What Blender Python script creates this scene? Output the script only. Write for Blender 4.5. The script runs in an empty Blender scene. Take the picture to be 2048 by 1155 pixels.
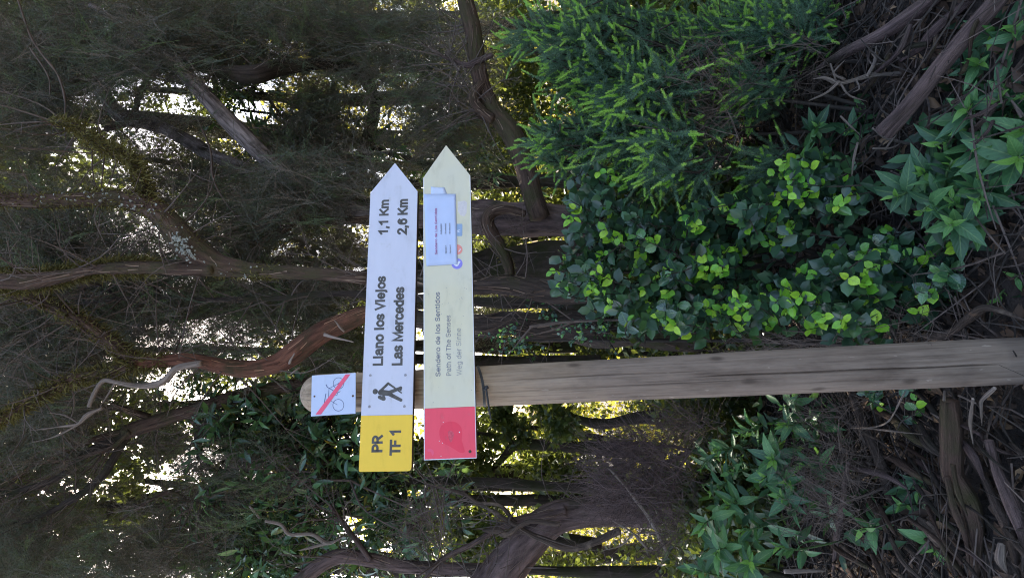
import bpy, math, random
import numpy as np
from mathutils import Vector, Matrix

rng = np.random.RandomState(7)
S = bpy.context.scene
COL = S.collection

# ------------------------------------------------------------------ camera, sky, sun, exposure
F_PX = 1200.0                                  # focal length in photograph pixels (2048 wide)
PITCH, ROLL = math.radians(1.2), math.radians(2.9)
EYE = np.array([0.0, 0.0, 1.55])
R0 = np.array([1.0, 0, 0]); FW = np.array([0, math.cos(PITCH), math.sin(PITCH)])
U0 = np.cross(R0, FW)
RT = math.cos(ROLL) * R0 - math.sin(ROLL) * U0
UP = math.cos(ROLL) * U0 + math.sin(ROLL) * R0
cam = bpy.data.cameras.new('camera')
cam.sensor_fit = 'HORIZONTAL'; cam.sensor_width = 36.0
cam.lens = 36.0 * F_PX / 2048.0
cam.clip_start = 0.05; cam.clip_end = 3000
co = bpy.data.objects.new('camera', cam); COL.objects.link(co)
# the photograph is a portrait frame shown lying on its side: the camera is held turned by a quarter
m = Matrix(((-UP[0], RT[0], -FW[0], EYE[0]), (-UP[1], RT[1], -FW[1], EYE[1]),
            (-UP[2], RT[2], -FW[2], EYE[2]), (0, 0, 0, 1)))
co.matrix_world = m
S.camera = co

SUN_EL, SUN_AZ = math.radians(46), math.radians(-14)     # azimuth from +Y towards +X
w = bpy.data.worlds.new('World'); S.world = w; w.use_nodes = True
nt = w.node_tree; nt.nodes.clear()
sky = nt.nodes.new('ShaderNodeTexSky'); sky.sky_type = 'NISHITA'; sky.sun_disc = False
sky.sun_elevation = SUN_EL; sky.sun_rotation = SUN_AZ
sky.air_density = 1.0; sky.dust_density = 4.0; sky.ozone_density = 0.5
bg = nt.nodes.new('ShaderNodeBackground'); bg.inputs[1].default_value = 0.13
ow = nt.nodes.new('ShaderNodeOutputWorld')
nt.links.new(sky.outputs[0], bg.inputs[0]); nt.links.new(bg.outputs[0], ow.inputs[0])
sl = bpy.data.lights.new('sun', 'SUN'); sl.energy = 4.5; sl.angle = math.radians(0.5); sl.color = (1, .93, .8)
so = bpy.data.objects.new('sun', sl); COL.objects.link(so)
sdir = Vector((math.sin(SUN_AZ) * math.cos(SUN_EL), math.cos(SUN_AZ) * math.cos(SUN_EL), math.sin(SUN_EL)))
so.rotation_euler = sdir.to_track_quat('Z', 'Y').to_euler()
so.location = (0, 0, 30)
S.view_settings.view_transform = 'Standard'; S.view_settings.look = 'None'
S.view_settings.exposure = 2.4; S.view_settings.gamma = 1
S.render.engine = 'CYCLES'
S.cycles.filter_width = 1.1; S.cycles.use_denoising = True; S.cycles.denoising_prefilter = 'NONE'; S.cycles.max_bounces = 8; S.cycles.diffuse_bounces = 4; S.cycles.transmission_bounces = 4
S.cycles.glossy_bounces = 2; S.cycles.sample_clamp_indirect = 6.0

# ------------------------------------------------------------------ helpers
def ray(px, py):
    return FW - (px - 1024) / F_PX * UP + (577.5 - py) / F_PX * RT
def P(px, py, d):
    return EYE + d * ray(px, py)
def G(px, py, h=0.0):
    r = ray(px, py); return EYE + r * ((h - EYE[2]) / r[2])
def to_px(V):
    q = np.asarray(V) - EYE
    z = q @ FW
    return 1024 - F_PX * (q @ UP) / z, 577.5 - F_PX * (q @ RT) / z, z

def np_mesh(name, V, F, mats, mi=None, smooth=False, uv=None, tint=None):
    """V (n,3); F list of integer arrays (each k x 3 or k x 4)"""
    me = bpy.data.meshes.new(name)
    V = np.ascontiguousarray(V, dtype=np.float32)
    if not isinstance(F, (list, tuple)): F = [F]
    F = [np.asarray(f, dtype=np.int32) for f in F if len(f)]
    me.vertices.add(len(V)); me.vertices.foreach_set('co', V.ravel())
    loops = np.concatenate([f.ravel() for f in F])
    tot = np.concatenate([np.full(len(f), f.shape[1], dtype=np.int32) for f in F])
    st = np.concatenate([[0], np.cumsum(tot)[:-1]]).astype(np.int32)
    me.loops.add(len(loops)); me.loops.foreach_set('vertex_index', loops)
    me.polygons.add(len(tot)); me.polygons.foreach_set('loop_start', st); me.polygons.foreach_set('loop_total', tot)
    for m_ in mats: me.materials.append(m_)
    if mi is not None: me.polygons.foreach_set('material_index', np.asarray(mi, dtype=np.int32))
    me.polygons.foreach_set('use_smooth', np.full(len(tot), smooth))
    if uv is not None:
        l = me.uv_layers.new(name='UVMap'); l.data.foreach_set('uv', np.asarray(uv, dtype=np.float32).ravel())
    if tint is not None:
        a = me.attributes.new('tint', 'FLOAT', 'POINT'); a.data.foreach_set('value', np.asarray(tint, dtype=np.float32))
    me.update(calc_edges=True)
    return me

def obj(name, me, parent=None, loc=None):
    o = bpy.data.objects.new(name, me); COL.objects.link(o)
    if parent is not None: o.parent = parent
    if loc is not None: o.location = loc
    return o
def thing(name, label, cat, loc=(0, 0, 0), group=None):
    o = bpy.data.objects.new(name, None); COL.objects.link(o)
    o.location = loc; o['label'] = label; o['category'] = cat; o.empty_display_size = .1
    if group: o['group'] = group
    return o
def tag(o, label, cat, group=None):
    o['label'] = label; o['category'] = cat
    if group: o['group'] = group
    return o

class Geo:
    """collects pieces of one mesh"""
    def __init__(s): s.V = []; s.F = []; s.n = 0; s.M = []; s.T = []; s.UV = []; s.has_uv = False
    def add(s, V, F, mi=0, tint=0.0, uv=None):
        V = np.asarray(V, float); F = np.asarray(F, int)
        s.V.append(V); s.F.append(F + s.n); s.n += len(V)
        s.M.append(np.full(len(F), mi)); s.T.append(np.full(len(V), tint) if np.isscalar(tint) else tint)
        s.UV.append(np.zeros((F.size, 2)) if uv is None else uv); s.has_uv |= uv is not None
    def mesh(s, name, mats, smooth=False, origin=None):
        V = np.concatenate(s.V)
        if origin is not None: V = V - np.asarray(origin)
        return np_mesh(name, V, s.F, mats, np.concatenate(s.M), smooth,
                       np.concatenate(s.UV) if s.has_uv else None, np.concatenate(s.T))

def scatter(Vt, Ft, X, T):
    """copies of a template: X (k,3,3) with rows = images of the axes, T (k,3)"""
    k, n = len(T), len(Vt)
    V = np.einsum('ni,kij->knj', Vt, X) + T[:, None, :]
    F = (Ft[None] + (np.arange(k) * n)[:, None, None]).reshape(-1, Ft.shape[1])
    return V.reshape(-1, 3), F

def unit(v):
    v = np.asarray(v, float); return v / (np.linalg.norm(v, axis=-1, keepdims=True) + 1e-12)
def frames(D, roll=None):
    """rows (x,y,z) with z along D, turned about it"""
    D = unit(D); k = len(D)
    a = np.where(np.abs(D[:, 2:3]) < .9, [[0, 0, 1.]], [[1., 0, 0]])
    x = unit(np.cross(a, D)); y = np.cross(D, x)
    if roll is None: roll = rng.rand(k) * 2 * math.pi
    c, s_ = np.cos(roll)[:, None], np.sin(roll)[:, None]
    return np.stack([c * x + s_ * y, -s_ * x + c * y, D], 1)
def axes_from(D, N):
    """z along D, y as near N as it goes"""
    D = unit(D); x = unit(np.cross(N, D)); y = np.cross(D, x)
    return np.stack([x, y, D], 1)

def spline(pts, step):
    pts = np.asarray(pts, float)
    if len(pts) < 3:
        n = max(2, int(np.linalg.norm(pts[-1, :3] - pts[0, :3]) / step) + 1)
        t = np.linspace(0, 1, n)[:, None]; return pts[0] * (1 - t) + pts[-1] * t
    Q = np.vstack([2 * pts[0] - pts[1], pts, 2 * pts[-1] - pts[-2]])
    out = []
    for i in range(1, len(Q) - 2):
        n = max(2, int(np.linalg.norm(Q[i + 1, :3] - Q[i, :3]) / step) + 1)
        t = np.linspace(0, 1, n, endpoint=False)[:, None]
        a, b, c, d = Q[i - 1], Q[i], Q[i + 1], Q[i + 2]
        out.append(.5 * (2 * b + (c - a) * t + (2 * a - 5 * b + 4 * c - d) * t ** 2 + (3 * b - a - 3 * c + d) * t ** 3))
    out.append(pts[-1:]); return np.vstack(out)

def tube(pts, sides=10, rough=.1, step=None, seed=0, lump=.1, twist=3.0):
    """pts rows (x,y,z,r): V, F, uv of one closed, barky tube"""
    r_ = np.random.RandomState(seed + 11)
    pts = np.asarray(pts, float)
    if step is None: step = max(.012, pts[:, 3].mean() * .7)
    Q = spline(pts, step); C = Q[:, :3]; rad = np.maximum(Q[:, 3], .0006)
    n = len(C)
    T = unit(np.gradient(C, axis=0))
    N = np.zeros((n, 3)); a = np.array([0.3, 0.9, .2]); a = a - T[0] * (a @ T[0]); N[0] = a / np.linalg.norm(a)
    for i in range(1, n):
        v = N[i - 1] - T[i] * (N[i - 1] @ T[i]); N[i] = v / np.linalg.norm(v)
    B = np.cross(T, N)
    s = np.concatenate([[0], np.cumsum(np.linalg.norm(np.diff(C, axis=0), axis=1))])
    th = np.linspace(0, 2 * math.pi, sides, endpoint=False)
    disp = np.zeros((n, sides))
    for k in range(2, min(12, sides // 2 + 1)):
        disp += r_.randn() * rough / math.sqrt(k) * np.sin(k * th[None] + r_.rand() * 6 + twist * r_.randn() * s[:, None] + .8 * np.sin(s[:, None] * r_.uniform(4, 14)))
    lu = sum(r_.randn() * np.sin(s * f_ / max(rad.mean() * 9, .02) + r_.rand() * 6) for f_ in (1, 1.7, 2.9)) * lump * .5
    rr = rad[:, None] * (1 + disp + lu[:, None])
    V = C[:, None] + rr[:, :, None] * (np.cos(th)[None, :, None] * N[:, None] + np.sin(th)[None, :, None] * B[:, None])
    V = V.reshape(-1, 3)
    j, i = np.meshgrid(np.arange(n - 1), np.arange(sides), indexing='ij')
    j = j.ravel(); i = i.ravel(); i2 = (i + 1) % sides
    F = np.stack([j * sides + i, j * sides + i2, (j + 1) * sides + i2, (j + 1) * sides + i], 1)
    u0, u1 = i / sides, (i + 1) / sides
    uv = np.stack([np.stack([u0, s[j]], 1), np.stack([u1, s[j]], 1), np.stack([u1, s[j + 1]], 1), np.stack([u0, s[j + 1]], 1)], 1).reshape(-1, 2)
    V = np.vstack([V, C[0] - T[0] * rad[0] * .3, C[-1] + T[-1] * rad[-1] * .3]); a0, a1 = len(V) - 2, len(V) - 1
    k = np.arange(sides); k2 = (k + 1) % sides
    Fc = np.vstack([np.stack([k2, k, np.full(sides, a0), np.full(sides, a0)], 1),
                    np.stack([(n - 1) * sides + k, (n - 1) * sides + k2, np.full(sides, a1), np.full(sides, a1)], 1)])
    return V, F, uv, Fc[:, :3]

def add_tube(g, pts, sides=10, rough=.1, mi=0, tint=0.0, **kw):
    V, F, uv, Fc = tube(pts, sides, rough, **kw)
    g.add(V, F, mi, tint, uv)
    # caps share the vertices just added
    g.F.append(Fc + g.n - len(V)); g.M.append(np.full(len(Fc), mi)); g.UV.append(np.zeros((Fc.size, 2)))

def limb(pxs, d, d1=None):
    """rows (px, py, width px) at depth d (to d1): x,y,z,r"""
    n = len(pxs); d1 = d if d1 is None else d1
    out = []
    for k, q in enumerate(pxs):
        dd = q[3] if len(q) > 3 else d + (d1 - d) * k / max(1, n - 1)
        out.append([*P(q[0], q[1], dd), q[2] / 2 / F_PX * dd])
    return np.array(out)

# ------------------------------------------------------------------ materials
def mat(name):
    m_ = bpy.data.materials.new(name); m_.use_nodes = True
    t = m_.node_tree; t.nodes.clear()
    o = t.nodes.new('ShaderNodeOutputMaterial'); p = t.nodes.new('ShaderNodeBsdfPrincipled')
    t.links.new(p.outputs[0], o.inputs[0])
    return m_, t, p, o
def ramp(t, fac, stops):
    r = t.nodes.new('ShaderNodeValToRGB'); e = r.color_ramp.elements
    while len(e) > 1: e.remove(e[-1])
    e[0].position = stops[0][0]; e[0].color = (*stops[0][1], 1)
    for p_, c in stops[1:]:
        x = e.new(p_); x.color = (*c, 1)
    t.links.new(fac, r.inputs[0]); return r.outputs[0]
def noise(t, vec, scale, detail=4, rough=.6, mapscale=None):
    if mapscale is not None:
        mp = t.nodes.new('ShaderNodeMapping'); mp.inputs['Scale'].default_value = mapscale
        t.links.new(vec, mp.inputs[0]); vec = mp.outputs[0]
    n = t.nodes.new('ShaderNodeTexNoise'); n.inputs['Scale'].default_value = scale
    n.inputs['Detail'].default_value = detail; n.inputs['Roughness'].default_value = rough
    t.links.new(vec, n.inputs['Vector']); return n.outputs['Fac']
def mixc(t, fac, a, b, mode='MIX'):
    n = t.nodes.new('ShaderNodeMix'); n.data_type = 'RGBA'; n.blend_type = mode
    for s_, v in ((0, fac), (6, a), (7, b)):
        if isinstance(v, (int, float)): n.inputs[s_].default_value = v
        elif isinstance(v, tuple): n.inputs[s_].default_value = (*v, 1)
        else: t.links.new(v, n.inputs[s_])
    return n.outputs[2]
def bump(t, p, h, strength=.5, dist=.01):
    b = t.nodes.new('ShaderNodeBump'); b.inputs['Strength'].default_value = strength; b.inputs['Distance'].default_value = dist
    t.links.new(h, b.inputs['Height']); t.links.new(b.outputs[0], p.inputs['Normal'])
def coord(t, which='Object'):
    return t.nodes.new('ShaderNodeTexCoord').outputs[which]

def leaf_mat(name, stops, trans=.3, tcol=(.25, .35, .03), rough=.4, spec=.5, use='tint', bumpy=False):
    m_, t, p, o = mat(name)
    if use == 'tint':
        a = t.nodes.new('ShaderNodeAttribute'); a.attribute_name = 'tint'; f = a.outputs['Fac']
    else:
        f = t.nodes.new('ShaderNodeObjectInfo').outputs['Random']
    c = ramp(t, f, stops)
    n = noise(t, coord(t), 60 if use != 'tint' else 9, 3)
    c = mixc(t, .35, c, ramp(t, n, [(.3, (.45, .45, .45)), (.7, (1.4, 1.4, 1.4))]), 'MULTIPLY')
    t.links.new(c, p.inputs['Base Color'])
    p.inputs['Roughness'].default_value = rough; p.inputs['Specular IOR Level'].default_value = spec
    if bumpy:      # midrib, side veins and a few blemishes, laid along the blade
        sx = t.nodes.new('ShaderNodeSeparateXYZ'); t.links.new(coord(t, 'UV'), sx.inputs[0])
        def mth(op, a_, b_=None):
            n_ = t.nodes.new('ShaderNodeMath'); n_.operation = op
            for i_, v_ in ((0, a_), (1, b_)):
                if v_ is None: continue
                if isinstance(v_, (int, float)): n_.inputs[i_].default_value = v_
                else: t.links.new(v_, n_.inputs[i_])
            return n_.outputs[0]
        au = mth('ABSOLUTE', mth('SUBTRACT', sx.outputs[0], .5))
        rib = mth('LESS_THAN', au, .035)
        ve = mth('SINE', mth('MULTIPLY', mth('SUBTRACT', sx.outputs[1], mth('MULTIPLY', au, .55)), 48.0))
        c = mixc(t, mth('MULTIPLY', rib, .45), c, (.22, .34, .12))
        c = mixc(t, .3, c, ramp(t, ve, [(0, (.8, .8, .8)), (.6, (1.02, 1.02, 1.02)), (1, (1.3, 1.3, 1.2))]), 'MULTIPLY')
        c = mixc(t, ramp(t, noise(t, coord(t), 34, 4), [(.68, (0, 0, 0)), (.76, (.55, .55, .55))]), c, (.16, .13, .05))
        t.links.new(c, p.inputs['Base Color'])
        bump(t, p, mth('ADD', mth('MULTIPLY', ve, .4), noise(t, coord(t), 60, 2)), .22, .003)
    tr = t.nodes.new('ShaderNodeBsdfTranslucent')
    t.links.new(mixc(t, .5, c, tcol), tr.inputs[0])
    mx = t.nodes.new('ShaderNodeMixShader'); mx.inputs[0].default_value = trans
    t.links.new(p.outputs[0], mx.inputs[1]); t.links.new(tr.outputs[0], mx.inputs[2]); t.links.new(mx.outputs[0], o.inputs[0])
    return m_
def bark_mat(name, dark, light, moss=None, moss_amt=.5, pale=None, vs=2.2, us=16):
    m_, t, p, o = mat(name)
    uvc = coord(t, 'UV')
    n = noise(t, uvc, 1.0, 6, .65, (us, vs * 2.2, 1))
    c = ramp(t, n, [(.3, dark), (.52, tuple((a + b) / 2 for a, b in zip(dark, light))), (.72, light)])
    ob = coord(t)
    if pale: c = mixc(t, ramp(t, noise(t, ob, 7, 4), [(.55, (0, 0, 0)), (.68, (1, 1, 1))]), c, pale)
    if moss: c = mixc(t, ramp(t, noise(t, ob, 5, 5), [(moss_amt - .07, (0, 0, 0)), (moss_amt + .1, (1, 1, 1))]), moss, c)
    t.links.new(c, p.inputs['Base Color']); p.inputs['Roughness'].default_value = .85
    p.inputs['Specular IOR Level'].default_value = .25
    bump(t, p, noise(t, uvc, 1.0, 7, .7, (us * 1.5, vs * 4, 1)), .9, .02)
    return m_
def flat_mat(name, col, rough=.6, var=.15, scale=20, spec=.4, metal=0.0, relief=0.0):
    m_, t, p, o = mat(name)
    n = noise(t, coord(t), scale, 5)
    lo = tuple(x * (1 - var) for x in col); hi = tuple(min(1, x * (1 + var)) for x in col)
    t.links.new(ramp(t, n, [(.3, lo), (.7, hi)]), p.inputs['Base Color'])
    p.inputs['Roughness'].default_value = rough; p.inputs['Specular IOR Level'].default_value = spec
    p.inputs['Metallic'].default_value = metal
    if relief: bump(t, p, noise(t, coord(t), scale * 3, 5), relief, .003)
    return m_

M_BARK_RED = bark_mat('bark_red', (.045, .017, .010), (.25, .105, .064), moss=(.05, .04, .018), moss_amt=.38)
M_BARK_BROWN = bark_mat('bark_brown', (.024, .014, .010), (.15, .09, .064), moss=(.06, .052, .022), moss_amt=.44)
M_BARK_GREY = bark_mat('bark_grey', (.05, .038, .034), (.46, .38, .36), moss=(.04, .032, .022), moss_amt=.45)
M_BARK_DARK = bark_mat('bark_dark', (.014, .010, .008), (.085, .062, .05), moss=(.03, .03, .012), moss_amt=.45)
M_BARK_PURPLE = bark_mat('bark_purple', (.03, .019, .017), (.21, .14, .125), moss=(.04, .035, .02), moss_amt=.36)
M_BARK_MOSSY = bark_mat('bark_mossy', (.016, .011, .009), (.10, .07, .055), moss=(.05, .048, .018), moss_amt=.36)
M_DEAD = bark_mat('dead_wood', (.10, .075, .06), (.42, .33, .27), vs=3)
M_DEAD_BROWN = bark_mat('dead_wood_brown', (.028, .02, .016), (.15, .105, .08), pale=(.26, .19, .14))
M_TWIG = flat_mat('twig', (.10, .072, .058), .85, .4, 30)
M_TWIG_DARK = flat_mat('twig_dark', (.035, .026, .02), .9, .4, 30)
M_MOSS = leaf_mat('moss', [(0, (.06, .05, .02)), (.5, (.14, .12, .04)), (1, (.24, .21, .08))], .2, (.2, .18, .04), .9, .1)
M_LICHEN = flat_mat('lichen', (.28, .28, .24), .9, .2, 60)
M_SPRAY = leaf_mat('heath_needles', [(0, (.19, .145, .115)), (.2, (.125, .095, .07)), (.34, (.08, .070, .052)), (.6, (.075, .082, .055)), (.85, (.09, .118, .06)), (1, (.15, .20, .08))], .22, (.22, .22, .08), .5, .4)
M_FAR = leaf_mat('far_leaves', [(0, (.04, .06, .014)), (.5, (.10, .13, .022)), (1, (.20, .19, .03))], .6, (.78, .66, .07), .5, .3)
M_MID = leaf_mat('mid_leaves', [(0, (.020, .032, .014)), (.6, (.04, .068, .024)), (1, (.09, .125, .028))], .4, (.34, .38, .05), .35, .5)
M_LAUREL = leaf_mat('laurel_leaf', [(0, (.045, .08, .055)), (.5, (.08, .15, .08)), (.9, (.13, .24, .085)), (1, (.2, .15, .03))], .28, (.25, .36, .05), .24, .8)
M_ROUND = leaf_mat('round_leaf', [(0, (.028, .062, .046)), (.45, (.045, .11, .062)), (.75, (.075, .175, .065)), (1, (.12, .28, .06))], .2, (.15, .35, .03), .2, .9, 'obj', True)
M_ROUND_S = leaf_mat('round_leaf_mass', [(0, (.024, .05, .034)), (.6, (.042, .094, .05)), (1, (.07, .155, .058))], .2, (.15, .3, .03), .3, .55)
M_YOUNG = leaf_mat('young_leaf', [(0, (.08, .26, .04)), (.3, (.17, .44, .04)), (.65, (.30, .60, .045)), (1, (.46, .70, .07))], .3, (.4, .65, .04), .3, .5, 'obj', True)
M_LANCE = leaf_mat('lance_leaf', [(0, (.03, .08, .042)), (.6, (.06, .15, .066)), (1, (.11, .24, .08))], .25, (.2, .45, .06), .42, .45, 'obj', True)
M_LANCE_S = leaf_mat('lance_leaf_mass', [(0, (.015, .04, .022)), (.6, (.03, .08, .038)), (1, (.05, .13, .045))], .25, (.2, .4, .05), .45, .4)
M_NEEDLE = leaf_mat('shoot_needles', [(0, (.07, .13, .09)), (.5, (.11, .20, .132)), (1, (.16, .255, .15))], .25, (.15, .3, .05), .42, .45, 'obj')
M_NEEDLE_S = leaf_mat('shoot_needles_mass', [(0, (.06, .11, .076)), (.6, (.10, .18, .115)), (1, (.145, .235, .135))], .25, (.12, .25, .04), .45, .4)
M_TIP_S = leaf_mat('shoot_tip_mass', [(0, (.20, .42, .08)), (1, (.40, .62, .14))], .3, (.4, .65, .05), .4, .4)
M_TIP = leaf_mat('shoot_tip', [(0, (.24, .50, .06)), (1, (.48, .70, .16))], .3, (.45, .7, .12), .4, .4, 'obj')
M_LITTER = leaf_mat('dead_leaf', [(0, (.03, .02, .015)), (.55, (.075, .05, .036)), (.88, (.16, .10, .065)), (1, (.32, .21, .12))], .1, (.2, .1, .03), .75, .2)

# wood of the post
def post_mat():
    m_, t, p, o = mat('weathered_post_wood')
    ob = coord(t)
    g = noise(t, ob, 1, 6, .7, (55, 55, 2.2))
    c = ramp(t, g, [(.0, (.11, .075, .057)), (.28, (.17, .122, .093)), (.5, (.225, .168, .13)), (.75, (.28, .215, .17))])
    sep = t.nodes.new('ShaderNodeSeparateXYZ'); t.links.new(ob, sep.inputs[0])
    # upper half paler, yellower wood; the foot's shading is put into its darker colour
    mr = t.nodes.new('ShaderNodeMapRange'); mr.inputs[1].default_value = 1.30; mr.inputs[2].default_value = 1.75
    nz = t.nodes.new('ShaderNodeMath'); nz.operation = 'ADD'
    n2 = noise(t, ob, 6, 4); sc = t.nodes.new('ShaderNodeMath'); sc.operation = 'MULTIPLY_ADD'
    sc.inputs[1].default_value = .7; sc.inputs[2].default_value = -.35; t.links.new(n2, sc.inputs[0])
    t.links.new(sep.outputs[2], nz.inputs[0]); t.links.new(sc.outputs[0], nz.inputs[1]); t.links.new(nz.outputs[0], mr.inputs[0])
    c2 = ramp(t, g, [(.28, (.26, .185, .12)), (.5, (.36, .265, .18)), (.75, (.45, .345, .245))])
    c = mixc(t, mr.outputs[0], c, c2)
    sp = noise(t, ob, 1, 3, .5, (60, 60, 24))
    c = mixc(t, ramp(t, sp, [(.69, (0, 0, 0)), (.73, (.6, .6, .6))]), c, (.42, .34, .27))
    st = noise(t, ob, 1, 6, .65, (9, 9, 3)); c = mixc(t, .75, c, ramp(t, st, [(.33, (.50, .48, .47)), (.5, (.95, .95, .95)), (.66, (1.15, 1.13, 1.1))]), 'MULTIPLY')
    fg = noise(t, ob, 1, 4, .7, (150, 150, 4)); c = mixc(t, .6, c, ramp(t, fg, [(.34, (.55, .52, .5)), (.48, (1, 1, 1)), (.7, (1.15, 1.14, 1.12))]), 'MULTIPLY')
    kn = t.nodes.new('ShaderNodeTexVoronoi'); kn.inputs['Scale'].default_value = 1; mpk = t.nodes.new('ShaderNodeMapping'); mpk.inputs['Scale'].default_value = (9, 9, 4.2)
    t.links.new(ob, mpk.inputs[0]); t.links.new(mpk.outputs[0], kn.inputs['Vector']); c = mixc(t, ramp(t, kn.outputs['Distance'], [(.05, (.75, .75, .75)), (.13, (0, 0, 0))]), c, (.06, .042, .032))
    t.links.new(c, p.inputs['Base Color']); p.inputs['Roughness'].default_value = .8; p.inputs['Specular IOR Level'].default_value = .25
    bump(t, p, noise(t, ob, 1, 7, .75, (110, 110, 5)), .5, .003)
    return m_
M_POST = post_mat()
def board_mat(name, col, stain, amt=.62, warm=None):
    m_, t, p, o = mat(name)
    ob = coord(t)
    c = mixc(t, ramp(t, noise(t, ob, 26, 6, .7), [(amt, (0, 0, 0)), (amt + .12, (.5, .5, .5))]), col, stain)
    c = mixc(t, ramp(t, noise(t, ob, 170, 3, .6), [(.70, (0, 0, 0)), (.76, (.6, .6, .6))]), c, stain)
    if warm: c = mixc(t, ramp(t, noise(t, ob, 3.5, 3), [(.42, (0, 0, 0)), (.62, (.7, .7, .7))]), c, warm)
    c = mixc(t, .8, c, ramp(t, noise(t, ob, 1, 6, .65, (5, 5, 14)), [(.27, (.72, .71, .68)), (.46, (.96, .96, .96)), (.75, (1.04, 1.04, 1.04))]), 'MULTIPLY')
    t.links.new(c, p.inputs['Base Color']); p.inputs['Roughness'].default_value = .45; p.inputs['Specular IOR Level'].default_value = .35
    bump(t, p, noise(t, ob, 1, 5, .7, (8, 60, 90)), .12, .002)
    return m_
M_WHITE = board_mat('white_paint', (.61, .612, .71), (.44, .45, .44), .60)
M_CREAM = board_mat('cream_paint', (.67, .635, .50), (.48, .44, .34), .64, (.70, .64, .44))
M_YELLOW = board_mat('yellow_paint', (.90, .585, .055), (.66, .38, .06), .66)
M_RED = board_mat('red_paint', (.87, .085, .135), (.68, .16, .18), .6)
M_RED2 = board_mat('red_patch_paint', (.83, .05, .10), (.64, .11, .15), .62)
M_PLATE = board_mat('blue_white_enamel', (.53, .60, .78), (.5, .5, .6), .75)
M_PINK = flat_mat('red_print', (.82, .10, .19), .5, .06)
M_INK = flat_mat('routed_grey', (.10, .095, .09), .8, .35, 40)
M_INKB = flat_mat('slate_print', (.17, .18, .23), .7, .12, 60)
M_INKL = flat_mat('light_slate_print', (.26, .26, .29), .7, .12, 60)
M_BIKE = flat_mat('blue_print', (.085, .10, .22), .6, .1)
M_EDGE = flat_mat('board_edge_wood', (.085, .055, .038), .85, .35, 25, relief=.4)
M_SCREW = flat_mat('screw_steel', (.34, .33, .35), .45, .25, 80, metal=.8)
M_RUST = flat_mat('rusty_screw', (.12, .075, .055), .7, .35, 90, metal=.3)
M_PAPER = flat_mat('notice_paper', (.48, .56, .78), .35, .05, 12, spec=.6)
M_TAPE = flat_mat('clear_tape', (.52, .585, .76), .25, .06, 30, spec=.7)
M_TIE = flat_mat('black_plastic', (.03, .03, .033), .5, .2, 60)
M_STK_V = flat_mat('violet_print', (.27, .24, .72), .5, .06)
M_STK_O = flat_mat('coral_print', (.80, .29, .25), .5, .06)
M_STK_B = flat_mat('steel_blue_print', (.27, .38, .56), .5, .06)
M_STK_P = flat_mat('faded_pink_print', (.64, .59, .58), .6, .1, 90)
M_STK_W = flat_mat('white_print', (.75, .76, .84), .5, .04)
M_RED3 = flat_mat('worn_red', (.62, .08, .12), .6, .25, 120)
M_RED_T = flat_mat('crimson_print', (.42, .12, .30), .6, .1)

# ------------------------------------------------------------------ ground and path
def gz(x, y):
    x = np.asarray(x, float); y = np.asarray(y, float)
    b = .035 * np.sin(3.1 * x + 1.3) * np.sin(2.7 * y) + .02 * np.sin(7.3 * x + 2) * np.sin(6.1 * y + 1) + .012 * np.sin(15 * x) * np.sin(17 * y + x * 3)
    b *= np.clip((y - .9) / .8, 0, 1) * np.exp(-((np.abs(x) / 12) ** 2))
    d = np.clip(y - 4.2, 0, None)
    drop = -.55 * (np.sqrt(d * d + 1.0) - 1.0)
    drop = -18 * (1 - np.exp(drop / 18))
    return b + drop - .10 * np.exp(-((x + .3) ** 2 + (y - 1.93) ** 2) / .12)
def litter_mat():
    m_, t, p, o = mat('forest_soil')
    ob = coord(t)
    c = ramp(t, noise(t, ob, 9, 8, .7), [(.3, (.016, .012, .010)), (.55, (.04, .029, .023)), (.75, (.085, .06, .046))])
    t.links.new(c, p.inputs['Base Color']); p.inputs['Roughness'].default_value = .95
    bump(t, p, noise(t, ob, 30, 8, .7), .8, .03)
    return m_
M_SOIL = litter_mat()
M_PATH = flat_mat('trodden_earth', (.30, .25, .20), .95, .3, 4, relief=.5)
a = np.sinh(np.linspace(-6.2, 6.2, 190)) * 2.2
xs = a; ys = np.sinh(np.linspace(-5.6, 6.2, 200)) * 2.4 + 2.6
X, Y = np.meshgrid(xs, ys); Z = gz(X, Y)
V = np.stack([X.ravel(), Y.ravel(), Z.ravel()], 1)
nx, ny = len(xs), len(ys)
jj, ii = np.meshgrid(np.arange(ny - 1), np.arange(nx - 1), indexing='ij'); q = (jj * nx + ii).ravel()
g0 = obj('ground', np_mesh('ground', V, np.stack([q, q + 1, q + nx + 1, q + nx], 1), [M_SOIL], smooth=True)); g0['kind'] = 'structure'
px_, py_ = np.meshgrid(np.linspace(-14, 14, 29), np.linspace(-7, .75, 12))
pz = np.full(px_.shape, .006) + .004 * np.sin(px_ * 2) * np.sin(py_)
V = np.stack([px_.ravel(), py_.ravel() + .12 * np.sin(px_.ravel() * 1.7), pz.ravel()], 1)
jj, ii = np.meshgrid(np.arange(11), np.arange(28), indexing='ij'); q = (jj * 29 + ii).ravel()
pth = obj('path', np_mesh('path', V, np.stack([q, q + 1, q + 30, q + 29], 1), [M_PATH], smooth=True)); pth['kind'] = 'structure'

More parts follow.
